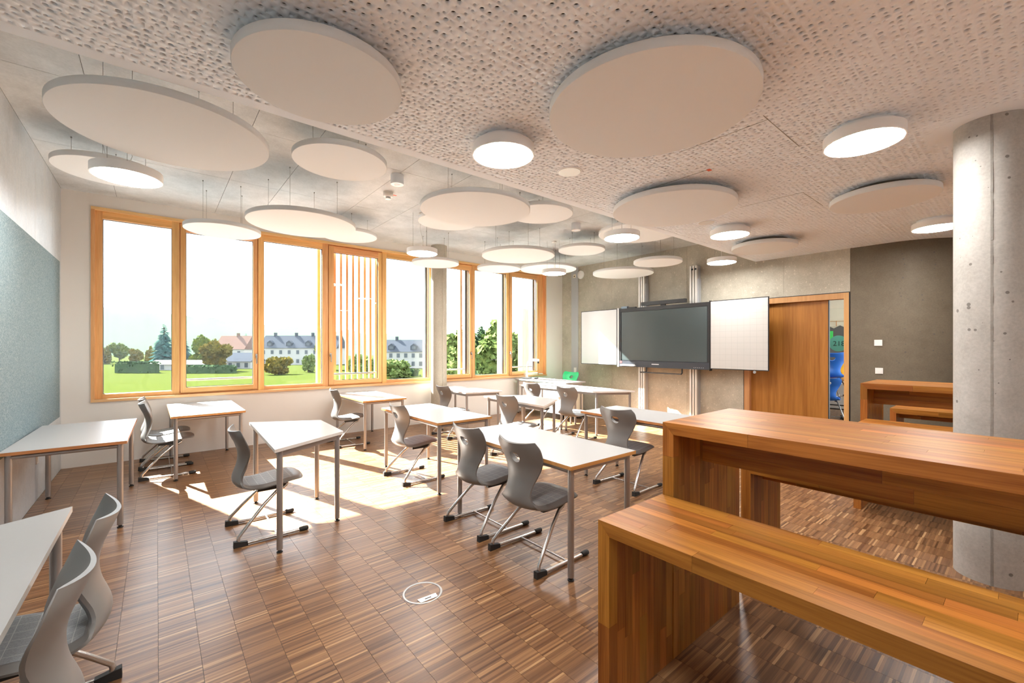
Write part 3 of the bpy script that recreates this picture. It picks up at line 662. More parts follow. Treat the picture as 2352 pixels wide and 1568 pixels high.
# ------------------------------------------------------------------ school chairs
def make_chair(label, shell='shell', pad='pad', group='grey school chairs'):
    t = thing('school_chair', label, 'chair', (0, 0, 0), 0, group)
    prof = [(-.022, .838, .014, .190, .06), (-.008, .80, .018, .220, .06), (.012, .755, .024, .226, .056), (.030, .71, .034, .216, .054), (.042, .66, .044, .186, .05), (.043, .61, .050, .155, .04), (.034, .56, .052, .132, .032),
            (.016, .51, .052, .128, .03), (.004, .465, .050, .142, .034), (.008, .425, .048, .166, .036), (.034, .392, .046, .186, .03), (.08, .375, .044, .198, .022), (.14, .370, .042, .206, .016),
            (.20, .374, .040, .212, .013), (.27, .385, .037, .216, .012), (.34, .398, .033, .217, .01), (.40, .408, .030, .212, .006), (.45, .413, .026, .196, .002), (.48, .413, .022, .165, -.002), (.498, .411, .016, .11, -.004)]
    A = np.array(prof); d = np.r_[0, np.cumsum(np.hypot(np.diff(A[:, 0]), np.diff(A[:, 1])))]
    Nn = 52; s = np.linspace(0, d[-1], Nn)
    def sp(y):      # smooth interpolation
        m = np.gradient(y, d); i = np.clip(np.searchsorted(d, s, 'right')-1, 0, len(d)-2); h = d[i+1]-d[i]; q = (s-d[i])/h
        return (2*q**3-3*q**2+1)*y[i]+(q**3-2*q**2+q)*h*m[i]+(-2*q**3+3*q**2)*y[i+1]+(q**3-q**2)*h*m[i+1]
    X, Z, TH, W, C = [sp(A[:, k]) for k in range(5)]
    tx, tz = np.gradient(X, s), np.gradient(Z, s); l = np.hypot(tx, tz); nx, nz = -tz/l, tx/l     # inner normal (forward / up)
    if nx[2] < 0: nx, nz = -nx, -nz
    K = 16; tt = np.linspace(-1, 1, K+1)
    def pt(i, tv, inner, lift=0.):
        i0 = int(min(max(floor(i), 0), Nn-2)); q = i-i0
        g = lambda a: a[i0]*(1-q)+a[i0+1]*q
        off = g(C)*tv*tv+(g(TH)*(sqrt(max(0, 1-.9*tv**4)))+lift if inner else g(TH)*.08*tv**4)
        return (g(X)+g(nx)*off, g(W)*tv, g(Z)+g(nz)*off)
    b = B(); V = {}
    def vid(i, k, inn):
        if (i, k, inn) not in V: V[(i, k, inn)] = len(b.v); b.v.append(pt(i, tt[k], inn))
        return V[(i, k, inn)]
    r0 = int(np.argmin(abs(Z[:20]-.792))); r1 = r0+6; c0, c1 = K//2-2, K//2+2
    def quad(q): b.f.append(q); b.m.append(0); b.sm.append(True)
    for inn in (0, 1):
        for i in range(Nn-1):
            for k in range(K):
                if r0 <= i < r1 and c0 <= k < c1: continue
                q = (vid(i, k, inn), vid(i+1, k, inn), vid(i+1, k+1, inn), vid(i, k+1, inn)); quad(q if inn else q[::-1])
    for i in range(Nn-1):
        quad((vid(i, 0, 0), vid(i+1, 0, 0), vid(i+1, 0, 1), vid(i, 0, 1))); quad((vid(i, K, 0), vid(i, K, 1), vid(i+1, K, 1), vid(i+1, K, 0)))
    for k in range(K):
        quad((vid(0, k, 0), vid(0, k, 1), vid(0, k+1, 1), vid(0, k+1, 0))); quad((vid(Nn-1, k, 0), vid(Nn-1, k+1, 0), vid(Nn-1, k+1, 1), vid(Nn-1, k, 1)))
    bd = [(r0, k) for k in range(c0, c1)]+[(i, c1) for i in range(r0, r1)]+[(r1, k) for k in range(c1, c0, -1)]+[(i, c0) for i in range(r1, r0, -1)]
    hv = {}
    for inn in (0, 1):
        ids = []
        for (i, k) in bd:
            u, v = (i-(r0+r1)/2)/3, (k-K/2)/2; a = math.atan2(u, v)
            uu, vv = max(.80*sin(a), -.60), .88*cos(a)
            ids.append(len(b.v)); b.v.append(pt((r0+r1)/2+uu*3, (vv*2)/(K/2), inn))
        hv[inn] = ids
        for j in range(len(bd)):
            j1 = (j+1) % len(bd); quad((vid(*bd[j], inn), vid(*bd[j1], inn), ids[j1], ids[j]))
    for j in range(len(bd)):
        j1 = (j+1) % len(bd); quad((hv[0][j], hv[0][j1], hv[1][j1], hv[1][j]))
    b.build('seat_shell', shell, t)
    p = B(); rows = [i for i in range(Nn) if X[i] > .05 and Z[i] < .43 and X[i] < .43]; i0, i1 = rows[0], rows[-1]
    tv = np.linspace(-.80, .80, 13); nr = i1-i0+1
    for i in range(i0, i1+1):
        for x in tv: p.v.append(pt(i, x, True, .0012))
    for i in range(nr-1):
        for k in range(12): p.f.append((i*13+k, (i+1)*13+k, (i+1)*13+k+1, i*13+k+1)); p.m.append(0); p.sm.append(True)
    if pad: p.build('seat_pad', pad, t, fix=False, label='ribbed seat surface with pale grid lines, sky reflection put into its blue-grey tint')
    for sgn in (-1, 1):
        path = [(.485, .245, .015), (.30, .246, .015), (.07, .25, .016)]+arc((.05, .25, .018), (.004, .25, .022), (.022, .246, .072), 5)+[(.10, .222, .158), (.20, .190, .262), (.30, .158, .345)]+arc((.345, .146, .372-.018), (.40, .135, .392), (.345, .13, .392-.006), 5)+[(.25, .128, .372), (.17, .128, .362)]
        fr = B().tube([(x, y*sgn, z) for x, y, z in path], .0125, 10).build('skid_leg', 'tube', t)
        yy = .25*sgn
        B().hexa([(-.014, yy-.017, 0), (.080, yy-.014, 0), (.080, yy+.014, 0), (-.014, yy+.017, 0), (-.012, yy-.017, .046), (.078, yy-.014, .030), (.078, yy+.014, .030), (-.012, yy+.017, .046)]).build('skid_cap', 'rubber', fr)
        B().lathe([(.010, -.034), (.017, -.03), (.019, 0), (.017, .03), (.011, .036)], n=14).build('skid_cap', 'rubber', fr, (.472, .245*sgn, .018)).rotation_euler = (0, pi/2, 0)
    B().tube([(.285, -.246, .02), (.285, .246, .02)], .0065, 8).build('cross_rod', 'tube', t)
    for s_ in (-1, 1): B().box(.16, .115*s_, .352, .36, .145*s_, .385).build('seat_bracket', 'black', t)
    return t
CH = [(1.90, 2.297, 0, 'grey chair nearest the camera at the middle foreground desk'), (1.918, 2.965, 0, 'grey chair behind the nearest one at the middle foreground desk'),
 (.453, 4.04, 0, 'single grey chair in the sun at the trapezoid desk'), (2.045, 4.556, 0, 'single grey chair at the sunlit middle desk'), (2.05, 6.80, -.06, 'grey chair at the desk under the slatted window'),
 (-.147, 6.58, 0, 'nearer of two grey chairs at the desk under the second window'), (-.16, 7.13, 0, 'farther of two grey chairs at the desk under the second window'),
 (3.695, 2.80, 0, 'grey chair in front of the desk beside the tall oak table'), (3.63, 6.27, 0, 'grey chair at the desk by the thin column'), (3.56, 4.50, 0, 'grey chair behind the pale edged desk right of the sunlit one'),
 (5.05, 4.80, 0, 'right grey chair before the long desk pair'), (5.15, 5.76, 0, 'left grey chair before the long desk pair, farther from the camera'),
 (-.135, 2.396, pi, 'cut off grey chair, farther of two at the lower left frame'), (-.165, 1.83, pi, 'cut off grey chair, nearer of two at the lower left frame corner')]
base_chair = make_chair(CH[0][3])
for i, (x, y, a, lb) in enumerate(CH):
    if i == 0: base_chair.location = (x, y, 0)
    else: copy_thing(base_chair, (x, y, 0), a, lb)
gc = make_chair('green school chair behind the teacher desk', 'shell_green', None, 'coloured school chairs'); gc.location = (7.53, 6.88, 0); gc.rotation_euler = (0, 0, pi); gc.scale = (1.07,)*3

# ------------------------------------------------------------------ oak benches and tall tables
def stave_rows(n, length, seed, avg=.55):
    r = random.Random(seed); rows = []
    for k in range(n):
        y = -r.random()*avg*.8; cuts = [0.]
        while y < length:
            y += avg*(.6+.9*r.random())
            if .12 < y < length-.12: cuts.append(y)
        cuts.append(length); rows.append(cuts)
    return rows
def oak_set(name, label, cat, x0, x1, yend, z, length, apron_z, apron_x, seed, group, local=True):
    t_ = .056; w_ = x1-x0; t = thing(name, label, cat, (x0, yend, 0), 0, group); g = .0004
    def member(pname, parent, n, L, avg, sd): pass
    def stave(parent, p, rot):
        # p: eight corners in thing space; local x runs along the stave
        c = sum((Vector(q) for q in p), Vector())/8; R = rot.to_matrix(); Ri = R.transposed()
        b = B().hexa([tuple(Ri @ (Vector(q)-c)) for q in p]); o = b.build('stave', 'oak', parent, c); o.rotation_euler = rot; return o
    from mathutils import Euler
    RY, RZ = Euler((0, 0, pi/2)), Euler((0, pi/2, 0))
    n = max(4, round(w_/.052)); sw = w_/n
    top = B().box(.004, -length+.07, z-t_+.004, w_-.004, -.07, z-.004).build('top', 'oak', t)
    for k, cuts in enumerate(stave_rows(n, length, seed)):
        xa, xb = k*sw+g/2, (k+1)*sw-g/2
        for a, b in zip(cuts[:-1], cuts[1:]):
            ya, yb = -a-g, -b+g; la = ya-(t_ if a == 0 else 0); lb = yb+(t_ if b == length else 0)
            stave(top, [(xa, lb, z-t_), (xb, lb, z-t_), (xb, la, z-t_), (xa, la, z-t_), (xa, yb, z), (xb, yb, z), (xb, ya, z), (xa, ya, z)], RY)
    for e, (yo, yi) in enumerate(((0, -t_), (-length, -length+t_))):
        pn = B().box(.004, min(yo, yi)+.004, .0, w_-.004, max(yo, yi)-.004, z-.07).build('side_panel', 'oak', t)
        for k, cuts in enumerate(stave_rows(n, z, seed+50+e, .5)):
            xa, xb = k*sw+g/2, (k+1)*sw-g/2
            for a, b in zip(cuts[:-1], cuts[1:]):
                za, zb = a+g, b-g; zi = zb-(t_ if b == z else 0)
                q0, q1 = min(yo, yi), max(yo, yi); zt = {yo: zb, yi: zi}
                stave(pn, [(xa, q0, za), (xb, q0, za), (xb, q1, za), (xa, q1, za), (xa, q0, zt[q0]), (xb, q0, zt[q0]), (xb, q1, zt[q1]), (xa, q1, zt[q1])], RZ)
    ap = B().box(apron_x+.003, -length+t_+.01, apron_z+.004, apron_x+.047, -t_-.01, z-t_-.002).build('apron', 'oak', t)
    na = max(2, round((z-t_-apron_z)/.055)); sh = (z-t_-apron_z)/na
    for k, cuts in enumerate(stave_rows(na, length-2*t_, seed+90, .6)):
        za, zb = apron_z+k*sh+g/2, apron_z+(k+1)*sh-g/2
        for a, b in zip(cuts[:-1], cuts[1:]):
            ya, yb = -t_-a-g, -t_-b+g
            stave(ap, [(apron_x, yb, za), (apron_x+.05, yb, za), (apron_x+.05, ya, za), (apron_x, ya, za), (apron_x, yb, zb), (apron_x+.05, yb, zb), (apron_x+.05, ya, zb), (apron_x, ya, zb)], RY)
    return t
BG = 'tall oak benches'; TG = 'tall oak tables'; LEN = 2.3
benchA = oak_set('oak_bench', 'nearest oak bench of glued staves, lower right foreground', 'bench', 1.42, 1.905, 1.155, .78, LEN, .655, .19, 11, BG)
tableA = oak_set('oak_table', 'big tall oak table right behind the nearest bench', 'table', 1.912, 2.642, 1.155, 1.132, LEN, .905, .285, 23, TG)
copy_thing(benchA, (2.80, 1.155, 0), 0, 'oak bench pushed under the far side of the big tall oak table', BG)
copy_thing(benchA, (5.01, 1.065, 0), 0, 'oak bench on the near side of the tall oak table at the wall', BG)
copy_thing(tableA, (5.505, 1.115, 0), 0, 'tall oak table beyond the big column near the light switches', TG)
copy_thing(benchA, (6.64, 1.07, 0), 0, 'oak bench seen under the tall oak table near the wall', BG)

# ------------------------------------------------------------------ interactive display on its lift
def rail(y, ztop, lb):
    t = thing('lift_rail', lb, 'rail', (XR, y, 0), 0, 'aluminium lift rails')
    B().box(-.10, -.07, 0, -.0, .07, ztop).build('back_profile', 'grey_paint', t)
    for a in (-.07, -.018, .036): B().box(-.145, a, 0, -.10, a+.034, ztop).build('profile_rib', 'alu_white', t)
    B().box(-.11, -.09, ztop-.75, -.02, -.07, ztop-.25).build('side_cover', 'grey_paint', t)
    for a in (-.045, .02): B().box(-.146, a-.02, ztop-.08, -.118, a+.018, ztop-.05).build('end_stop', 'black', t)
    return t
rail(5.188, 3.06, 'left aluminium lift rail behind the interactive display'); rail(4.067, 3.02, 'right aluminium lift rail behind the interactive display')
XD = 7.60
dp = thing('interactive_display', 'large black interactive display flanked by two whiteboard wings', 'display', (XD, 4.64, 0))
Y1, Y0 = 5.60-4.64, 3.665-4.64; DB, DT = 1.085, 2.30
B().box(0, Y0, DB, .09, Y1, DT).build('housing', 'anthracite', dp)
B().box(-.008, Y0+.045, DB+.135, .0, Y1-.05, DT-.075).build('screen', 'screen', dp)
fr = B().box(-.016, Y0, DT-.07, .0, Y1, DT).box(-.016, Y0, DB+.04, .0, Y0+.035, DT-.07).box(-.016, Y1-.04, DB+.04, .0, Y1, DT-.07).build('bezel', 'black', dp)
B().box(-.026, Y0, DB, .0, Y1, DB+.125).build('lower_bezel', 'anthracite', dp)
B().box(-.0275, .02, DB+.060, -.026, .18, DB+.076).build('logo', 'light_text', dp)
for k in range(6): B().box(-.0275, Y0+.10+.035*k, DB+.03, -.026, Y0+.112+.035*k, DB+.036).build('control_key', 'light_text', dp)
B().cyl(0, 0, 0, .003, .024, 20).build('red_sticker', 'red', dp, (-.0285, Y1-.05, DB+.095)).rotation_euler = (0, pi/2, 0)
B().box(-.07, Y1-.42, DB+.02, -.026, Y1-.06, DB+.032).box(-.07, Y1-.42, DB+.032, -.064, Y1-.06, DB+.05).build('pen_tray', 'white_metal', dp)
for s, (a, b) in enumerate(((5.655-4.64, 6.66-4.64), (2.70-4.64, 3.652-4.64))):
    o = B().box(-.02, a, DB+.02, .0, b, DT+.01).build('whiteboard_wing', 'black_metal', dp, label=('plain white wing beside the window' if s == 0 else 'white wing printed with a fine grid'))
    B().box(-.022, a+.014, DB+.034, -.02, b-.014, DT-.004).build('writing_surface', 'board' if s == 0 else 'board_grid', o)
B().box(-.02, Y1+.008, DB-.01, .06, Y1+.05, DT+.02).build('hinge_profile', 'alu', dp); B().box(-.025, Y0-.012, DB-.015, .06, Y0-.0, DT+.02).build('hinge_profile', 'black', dp)
sbx = B().box(-.03, -.52, DT+.03, .05, .42, DT+.10).build('sound_bar', 'black', dp); B().box(-.0, -.1, DT, .03, .0, DT+.03).build('bracket', 'black', sbx)
B().box(-.03, Y1-.20, DT, .05, Y1-.06, DT+.045).build('sensor_box', 'steel_guide', dp); B().box(-.02, Y1-.40, DT, .04, Y1-.2, DT+.022).build('sensor_base', 'black', dp)
B().tube([(-.02, .30, DB+.005), (-.02, .30, DB-.09), (-.06, .38, DB-.10), (-.06, .42, DB-.10)], .014, 8).tube([(-.02, -.46, DB+.005), (-.02, -.46, DB-.08), (-.06, -.46, DB-.10)], .014, 8).tube([(-.06, .42, DB-.10), (-.06, -.46, DB-.10)], .012, 8).build('pull_handle', 'black_metal', dp)
B().box(.085, -.78, DB+.1, .175, .35, DB+.9).build('mount_plate', 'grey_paint', dp)
# ------------------------------------------------------------------ the room behind the door
gr = B().box(XR+.3, CYC-CR+.32, -.25, 13.2, 5.2, -.001).build('floor', 'parquet', kind='structure')
B().box(13.0, CYC-CR+.3, 0, 13.2, 5.2, 3.4).box(XR+.3, 5.2, 0, 13.2, 5.4, 3.4).build('wall_beyond', 'cream', kind='structure')
B().box(XR+.3, CYC-CR+.3, 2.95, 13.2, 5.3, 3.1).build('ceiling_beyond', 'plaster', kind='structure')
lamp(10.6, 3.2, 2.86, 'round lamp in the room behind the door', False)
lamp(9.0, 2.0, 2.86, 'round lamp added out of view past the door to brighten the next room', False)  # unseen extra lamp, added because the next room came out too dark
zz = [(1.9+.125*k, 1.955+(.07 if k % 2 else 0)) for k in range(18)]
b = B(); poly = [(1.9, .75)]+[(1.9+.125*17, .75)]+zz[::-1]
b.prism([(y, z) for y, z in poly], 0, .02); o = b.build('notice_board', 'pad_board'); o.data.transform(Matrix(((0, 0, -1, 12.995), (1, 0, 0, 0), (0, 1, 0, 0), (0, 0, 0, 1)))); tag(o, 'black zigzag topped notice board in the room behind the door', 'notice board')
t = thing('string_of_clips', 'thin hanging string with clips above the black notice board', 'string', (12.97, 2.9, 2.14)); B().tube([(0, -.8, 0), (0, 0, -.01), (0, .9, 0)], .005, 6).build('string', 'beech', t)
for k in range(9): B().tube([(0, -.75+.19*k, 0), (0, -.75+.19*k, -.13)], .008, 6).build('clip', 'beech', t)
tag(B().box(12.96, 3.165, 1.67, 12.974, 3.42, 1.89).build('paper_sheet', 'green_sheet'), 'bright green sheet pinned on the black notice board', 'paper')
# glass side panel carrying the room number
gpn = thing('glass_panel', 'glass panel with a round green room number sticker behind the open door', 'glass panel', (9.60, 2.23, 0))
B().box(0, -.42, 0, .01, .42, 2.2).build('pane', 'glass', gpn); B().box(-.01, -.45, 0, .02, -.42, 2.2).box(-.01, .42, 0, .02, .45, 2.2).build('panel_frame', 'grey_paint', gpn)
o = B().cyl(0, 0, 0, .003, .145, 40).build('round_sticker', 'teal', gpn, (-.004, .03, 1.56)); o.rotation_euler = (0, pi/2, 0)
fc = bpy.data.curves.new('room_number', 'FONT'); fc.body = '218'; fc.size = .125; fc.align_x = 'CENTER'; fc.align_y = 'CENTER'; fc.extrude = .0005
tmp = bpy.data.objects.new('tmp', fc); COL.objects.link(tmp); tm = bpy.data.meshes.new_from_object(tmp.evaluated_get(bpy.context.evaluated_depsgraph_get()))
bpy.data.objects.remove(tmp); tm.materials.clear(); tm.materials.append(M['dark_text'])
to = bpy.data.objects.new('room_number', tm); COL.objects.link(to); to.parent = gpn; to.location = (-.0065, .022, 1.555); to.rotation_euler = (pi/2, 0, -pi/2)
def tdesk(x, y, lb):
    t = thing('student_desk', lb, 'desk', (x, y, 0), 0, 'black framed desks behind the door')
    B().box(-.35, -.65, .79, .35, .65, .812).build('tabletop', 'beech', t)
    for s in (-.5, .5):
        B().tube([(0, s, .02), (0, s, .79)], .022, 10).build('leg', 'black_metal', t)
        B().hexa([(-.33, s-.035, 0), (.33, s-.035, 0), (.33, s+.035, 0), (-.33, s+.035, 0), (-.3, s-.02, .03), (.3, s-.02, .03), (.3, s+.02, .05), (-.3, s+.02, .05)]).build('foot_rail', 'black_metal', t)
    B().tube([(0, -.5, .16), (0, .5, .16)], .014, 8).build('cross_bar', 'black_metal', t)
    return t
tdesk(11.3, 3.02, 'nearer black framed desk in the room behind the door'); tdesk(12.05, 2.85, 'farther black framed desk in the room behind the door')
bcx = make_chair('blue school chair hung on a desk behind the door', 'shell_blue', None, 'coloured school chairs'); bcx.location = (10.90, 2.67, .425); bcx.rotation_euler = (0, 0, .35); bcx.scale = (1.12,)*3
copy_thing(bcx, (10.75, 2.70, 0), .3, 'blue school chair standing under the desk behind the door', None, 1.0)
yc = make_chair('yellow school chair glimpsed behind the blue one', 'shell_yellow', None, 'coloured school chairs'); yc.location = (11.75, 2.55, .36); yc.rotation_euler = (0, 0, .9)
sh = thing('shelf_unit', 'low white shelf unit behind the desks in the next room', 'shelf', (12.75, 2.75, 0)); B().box(-.2, -.7, .0, .2, .7, .62).build('body', 'white_plastic', sh); B().cyl(0, 0, -.012, 0, .02, 14).build('knob', 'black', sh, (-.2, .0, .45)).rotation_euler = (0, pi/2, 0)

# ------------------------------------------------------------------ outdoors
GZ = -4.5
bm = B(); nx_, ny_ = 40, 30
for j in range(ny_+1):
    for i in range(nx_+1):
        x = -400+1000*i/nx_; y = YO+.1+ (560)*(j/ny_)**1.6
        bm.v.append((x, y, GZ+.25*sin(x*.05)*min(1, y/60)+.2*cos(y*.09)))
for j in range(ny_):
    for i in range(nx_): a = j*(nx_+1)+i; bm.f.append((a, a+1, a+nx_+2, a+nx_+1)); bm.m.append(0); bm.sm.append(True)
bm.build('meadow', 'grass', kind='structure')
B().box(-40, YO+.05, GZ-.2, 45, YO+34, GZ+.5).build('bounce_yard', 'yard', kind='structure')  # pale yard out of view, added to bounce sunlight up to the ceiling
def at(u, dist, v=None, z=None):     # ground position below picture direction u at a given distance
    k = (u-U0)/FPX; dx, dy = sin(YAW)+k*cos(YAW), cos(YAW)-k*sin(YAW)
    return dx*dist, dy*dist
def leafy(name, label, u, d, w_, h_, mt, seed, trunk=.12, group='trees beyond the meadow', cat='tree', flat=.5):
    r = random.Random(seed); x, y = at(u, d); t = thing(name, label, cat, (x, y, GZ), 0, group)
    b = B(); leaf = []
    lobes = []
    for k in range(16):
        a = r.random()*2*pi; q = sqrt(r.random())*.62; zz_ = trunk+(1-trunk)*(.22+.62*r.random())
        s = (.36-.12*abs(zz_-.5))*(.7+.5*r.random()); lobes.append((w_/2*q*cos(a), w_/2*q*sin(a), h_*zz_, w_/2*s, h_*(1-trunk)*.24*(.8+.4*r.random())))
    for (cx, cyy, cz, rx, rz) in lobes:
        for k in range(150):
            a = r.random()*2*pi; c = 2*r.random()-1; s = sqrt(1-c*c); q = .80+.28*r.random()
            p = Vector((cx+rx*s*cos(a)*q, cyy+rx*s*sin(a)*q, max(.1, cz+rz*c*q))); e = w_*.055*(.6+.8*r.random())
            A_ = Vector((r.gauss(0, 1), r.gauss(0, 1), r.gauss(0, 1))).normalized(); C_ = A_.orthogonal().normalized()
            o = len(b.v); b.v += [tuple(p+A_*e), tuple(p+C_*e*.7), tuple(p-A_*e), tuple(p-C_*e*.7)]; b.f.append((o, o+1, o+2, o+3)); b.m.append(0); b.sm.append(False)
        pr = [(rx*.82*sin(pi*k/6)+.01, cz+rz*.82*-cos(pi*k/6)) for k in range(7)]; b.lathe(pr, cx, cyy, 10)
    b.build('crown', mt, t, fix=False); B().tube([(0, 0, 0), (0, 0, h_*.5)], w_*.03, 8).build('trunk', 'bark', t); return t
def spruce(label, u, d, w_, h_, seed):
    r = random.Random(seed); x, y = at(u, d); t = thing('spruce_tree', label, 'tree', (x, y, GZ), 0, 'trees beyond the meadow'); b = B()
    n = 34
    for k in range(n):
        z = h_*(.06+.93*k/n); R = w_/2*(1-k/n)**.72+.05
        m_ = max(6, int(15*(1-k/n)+4))
        for j in range(m_):
            a = r.random()*2*pi; q = R*(.75+.4*r.random()); dz = -q*.28; wd = q*.24+.05
            p0 = Vector((0, 0, z)); p1 = Vector((q*cos(a), q*sin(a), z+dz)); sd_ = Vector((-sin(a), cos(a), 0))*wd; mid = p0.lerp(p1, .6)
            o = len(b.v); b.v += [tuple(p0), tuple(mid+sd_+Vector((0, 0, -.1))), tuple(p1), tuple(mid-sd_+Vector((0, 0, -.1))), tuple(mid+Vector((0, 0, .12*q)))]
            b.f += [(o, o+1, o+4), (o+1, o+2, o+4), (o+2, o+3, o+4), (o+3, o, o+4)]; b.m += [0]*4; b.sm += [False]*4
    b.build('crown', 'spruce', t, fix=False); B().tube([(0, 0, 0), (0, 0, h_*.9)], .2, 6).build('trunk', 'bark', t); return t
spruce('tallest dark spruce seen through the first window', 377, 120, 7.7, 12.7, 1); spruce('dark spruce half hidden by the first window post', 421, 134, 6.4, 10.0, 2)
spruce('small distant spruce between the two houses', 565, 165, 7.0, 11.4, 3)
leafy('leafy_tree', 'round yellowing tree left of the brown roofed house', 497, 104, 7.6, 7.0, 'leaf_autumn', 4, .05)
leafy('leafy_tree', 'taller green tree behind the round yellowing one', 466, 116, 6.4, 8.4, 'leaf_olive', 5, .1)
leafy('leafy_tree', 'slim green tree above the brown roof', 540, 170, 3.6, 9.8, 'leaf_olive', 6, .2)
leafy('leafy_tree', 'pale bushy tree at the left end of the first window view', 274, 150, 6.0, 7.0, 'leaf_olive', 7, .0)
leafy('leafy_tree', 'small yellow tree left of the tall spruce', 313, 140, 4.4, 5.4, 'leaf_autumn', 8, .1)
leafy('leafy_tree', 'pale tree touching the left frame of the first window', 240, 150, 5.0, 6.4, 'leaf_autumn', 9, .0)
leafy('leafy_tree', 'yellow tree right beside the tall spruce', 346, 135, 4.0, 5.6, 'leaf_autumn', 10, .1)
leafy('bush', 'reddish bush before the long white house', 640, 92, 6.2, 3.4, 'leaf_autumn', 11, .0, 'bushes along the meadow', 'bush')
leafy('bush', 'green bush before the long white house, right part', 708, 100, 3.4, 4.0, 'leaf_green', 12, .0, 'bushes along the meadow', 'bush')
leafy('leafy_tree', 'tree at the right edge of the third window view', 748, 110, 5.6, 7.2, 'leaf_olive', 13, .0)
leafy('bush', 'dark bush behind the wooden slat screen', 830, 95, 7.0, 4.2, 'leaf_green', 14, .0, 'bushes along the meadow', 'bush')
leafy('bush', 'dark green bush under the house in the fifth window', 905, 78, 6.4, 3.6, 'leaf_green', 15, .0, 'bushes along the meadow', 'bush')
leafy('leafy_tree', 'big light green tree right of the thin column', 1048, 42, 5.6, 7.6, 'leaf_green', 16, .0)
leafy('leafy_tree', 'dark tree between the big light green trees', 1092, 66, 4.6, 8.4, 'leaf_hedge', 17, .1)
leafy('leafy_tree', 'broad light green tree filling the seventh window', 1140, 53, 7.6, 8.5, 'leaf_green', 18, .0)
leafy('leafy_tree', 'willow like tree in the last window', 1192, 44, 5.4, 8.2, 'leaf_green', 19, .0)
leafy('bush', 'low dark bush at the foot of the last window trees', 1160, 34, 8.0, 3.8, 'leaf_hedge', 20, .0, 'bushes along the meadow', 'bush')
def hedge(label, u0, u1, d, h_, seed):
    r = random.Random(seed); (x0, y0), (x1, y1) = at(u0, d), at(u1, d); t = thing('hedge', label, 'hedge', ((x0+x1)/2, (y0+y1)/2, GZ), 0, 'hedges along the meadow'); b = B(); L = math.hypot(x1-x0, y1-y0)
    for k in range(int(L*45)):
        q = r.random()-.5; p = Vector(((x1-x0)*q+r.gauss(0, .35), (y1-y0)*q+r.gauss(0, .35), h_*(1-r.random()**2)+.1*r.random())); e = .34
        A_ = Vector((r.gauss(0, 1), r.gauss(0, 1), r.gauss(0, 1))).normalized(); C_ = A_.orthogonal().normalized(); o = len(b.v); b.v += [tuple(p+A_*e), tuple(p+C_*e*.7), tuple(p-A_*e), tuple(p-C_*e*.7)]; b.f.append((o, o+1, o+2, o+3)); b.m.append(0); b.sm.append(False)
    d_ = Vector((x1-x0, y1-y0, 0)).normalized()*L/2; n_ = Vector((-d_.y, d_.x, 0)).normalized()*.5
    b.hexa([tuple(-d_-n_), tuple(d_-n_), tuple(d_+n_), tuple(-d_+n_)]+[tuple(p+Vector((0, 0, h_*.85))) for p in (-d_-n_, d_-n_, d_+n_, -d_+n_)])
    b.build('foliage', 'leaf_hedge', t, fix=False); return t
hedge('hedge at the meadow edge in the first window', 268, 362, 98, 2.5, 31); hedge('hedge at the meadow edge in the second window', 420, 540, 97, 1.7, 32); hedge('hedge below the house in the fifth window', 870, 960, 82, 1.6, 33)
def house(label, u0, u1, d, hw, hr, roof, gable=True, wins=(6, 2), dorm=0, chim=(.5,), depth=8, name='house', turn=0.):
    (x0, y0), (x1, y1) = at(u0, d), at(u1, d); L = math.hypot(x1-x0, y1-y0); a = math.atan2(y1-y0, x1-x0)+turn
    t = thing(name, label, 'house', ((x0+x1)/2, (y0+y1)/2, GZ), a, 'houses beyond the meadow')
    B().box(-L/2, 0, 0, L/2, depth, hw).build('wall', 'house_white', t)
    e = .35; rf = B()
    rf.add([(-L/2-e, -e, hw-.05), (L/2+e, -e, hw-.05), (L/2+e, depth+e, hw-.05), (-L/2-e, depth+e, hw-.05), (-L/2-e, depth/2, hw+hr), (L/2+e, depth/2, hw+hr)], [(0, 1, 5, 4), (2, 3, 4, 5), (0, 4, 3), (1, 2, 5), (3, 2, 1, 0)])
    ro = rf.build('roof', roof, t)
    for c in chim: B().box(-.35+L*(c-.5), depth/2-.35, hw+hr-.6, .35+L*(c-.5), depth/2+.35, hw+hr+.9).build('chimney', roof, ro)
    nxw, nzw = wins
    for i in range(nxw):
        for j in range(nzw):
            cx = -L/2+L*(i+.5)/nxw; cz = hw*(j+.5)/nzw+.1
            f = B().box(cx-.62, -.06, cz-.72, cx+.62, .02, cz+.72).build('window', 'house_white', t); B().box(cx-.45, -.08, cz-.6, cx+.45, -.055, cz+.6).build('pane', 'pane_dark', f)
    for i in range(dorm):
        cx = -L/2+L*(i+.5)/dorm; z0 = hw+hr*.12; y0_ = depth/2*.12
        dm = B().add([(cx-.9, y0_-.1, z0), (cx+.9, y0_-.1, z0), (cx+.9, depth/2, z0), (cx-.9, depth/2, z0), (cx-.9, y0_-.1, z0+1.2), (cx+.9, y0_-.1, z0+1.2), (cx+.9, depth/2, z0+1.2), (cx-.9, depth/2, z0+1.2), (cx, y0_-.1, z0+1.9), (cx, depth/2, z0+1.9)], [(0, 1, 5, 8, 4), (1, 2, 6, 5), (0, 4, 7, 3), (5, 6, 9, 8), (4, 8, 9, 7)]).build('dormer', roof, ro)
        B().box(cx-.5, y0_-.16, z0+.3, cx+.5, y0_-.1, z0+1.1).build('pane', 'pane_dark', dm)
    return t
house('long white row house with dark roof and dormers in the third window', 596, 772, 135, 5.6, 4.0, 'roof_dark', wins=(9, 2), dorm=4, chim=(.12, .4, .62, .9))
house('white house with brown roof in the second window', 492, 560, 138, 5.2, 4.4, 'roof_brown', wins=(3, 2), chim=(.55,))
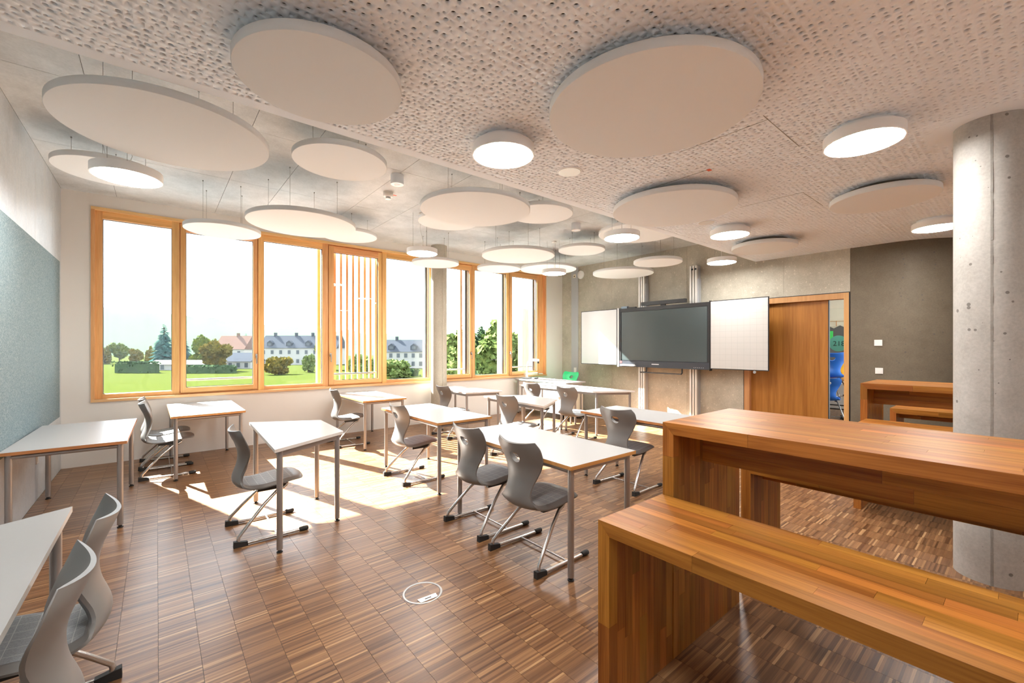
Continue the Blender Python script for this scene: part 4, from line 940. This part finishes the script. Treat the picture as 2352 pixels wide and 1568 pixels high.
house('small barn with dark roof beside the brown roofed house', 520, 575, 112, 2.2, 2.2, 'roof_dark', wins=(3, 1), chim=(), depth=6, name='barn')
house('white house with dark roof in the fifth window', 872, 975, 120, 4.6, 3.4, 'roof_dark', wins=(6, 2), dorm=2, chim=(.3,))
house('long low white shed before the tall spruces', 338, 478, 106, 1.7, .9, 'house_white', wins=(2, 1), chim=(), depth=6, name='shed')
# wing of the school with wooden cladding, seen at the right edge of the last window
wg = thing('school_wing', 'wood clad wing of the building at the right of the last window', 'building', (10.45, 12.0, GZ))
B().box(0, 0, 0, 6, .3, 7.4).build('wall', 'larch_out', wg); B().box(.28, -.03, 5.0, .42, .0, 6.7).build('window', 'pane_dark', wg); B().box(-.12, -.06, 0, -.04, .06, 6.95).build('post', 'larch_out', wg)
# hills
hb = B(); cols_ = 60; rows_ = 8
prof_ = [(150, 92), (240, 86), (400, 74), (500, 62), (600, 52), (740, 40), (900, 28), (1000, 24), (1100, 22), (1300, 26)]
for i in range(cols_+1):
    u = 60+1300*i/cols_; el = np.interp(u, [p[0] for p in prof_], [p[1] for p in prof_])
    for j in range(rows_+1):
        d = 300+160*j/rows_; x, y = at(u, d); top = el/FPX*460+1.5-GZ
        f = sin(pi/2*min(1, j/rows_)); hb.v.append((x, y, GZ-.5+top*f+1.2*sin(i*1.7)*f+.8*sin(i*4.1+j)*f))
for i in range(cols_):
    for j in range(rows_): a = i*(rows_+1)+j; hb.f.append((a, a+rows_+1, a+rows_+2, a+1)); hb.m.append(0); hb.sm.append(True)
hb.build('hills', 'hill', kind='structure')
# morning haze over the valley
hz = bpy.data.materials.new('haze'); hz.use_nodes = True; t = hz.node_tree; t.nodes.clear()
o = t.nodes.new('ShaderNodeOutputMaterial'); vs = t.nodes.new('ShaderNodeVolumeScatter'); vs.inputs['Color'].default_value = (.82, .91, 1, 1); vs.inputs['Density'].default_value = .000135; vs.inputs['Anisotropy'].default_value = 0.
t.links.new(vs.outputs[0], o.inputs['Volume'])
hzo = B().box(-260, 62, GZ-2, 330, 440, 46).build('haze', hz); hzo['kind'] = 'stuff'; hzo['label'] = 'pale morning haze over the valley'
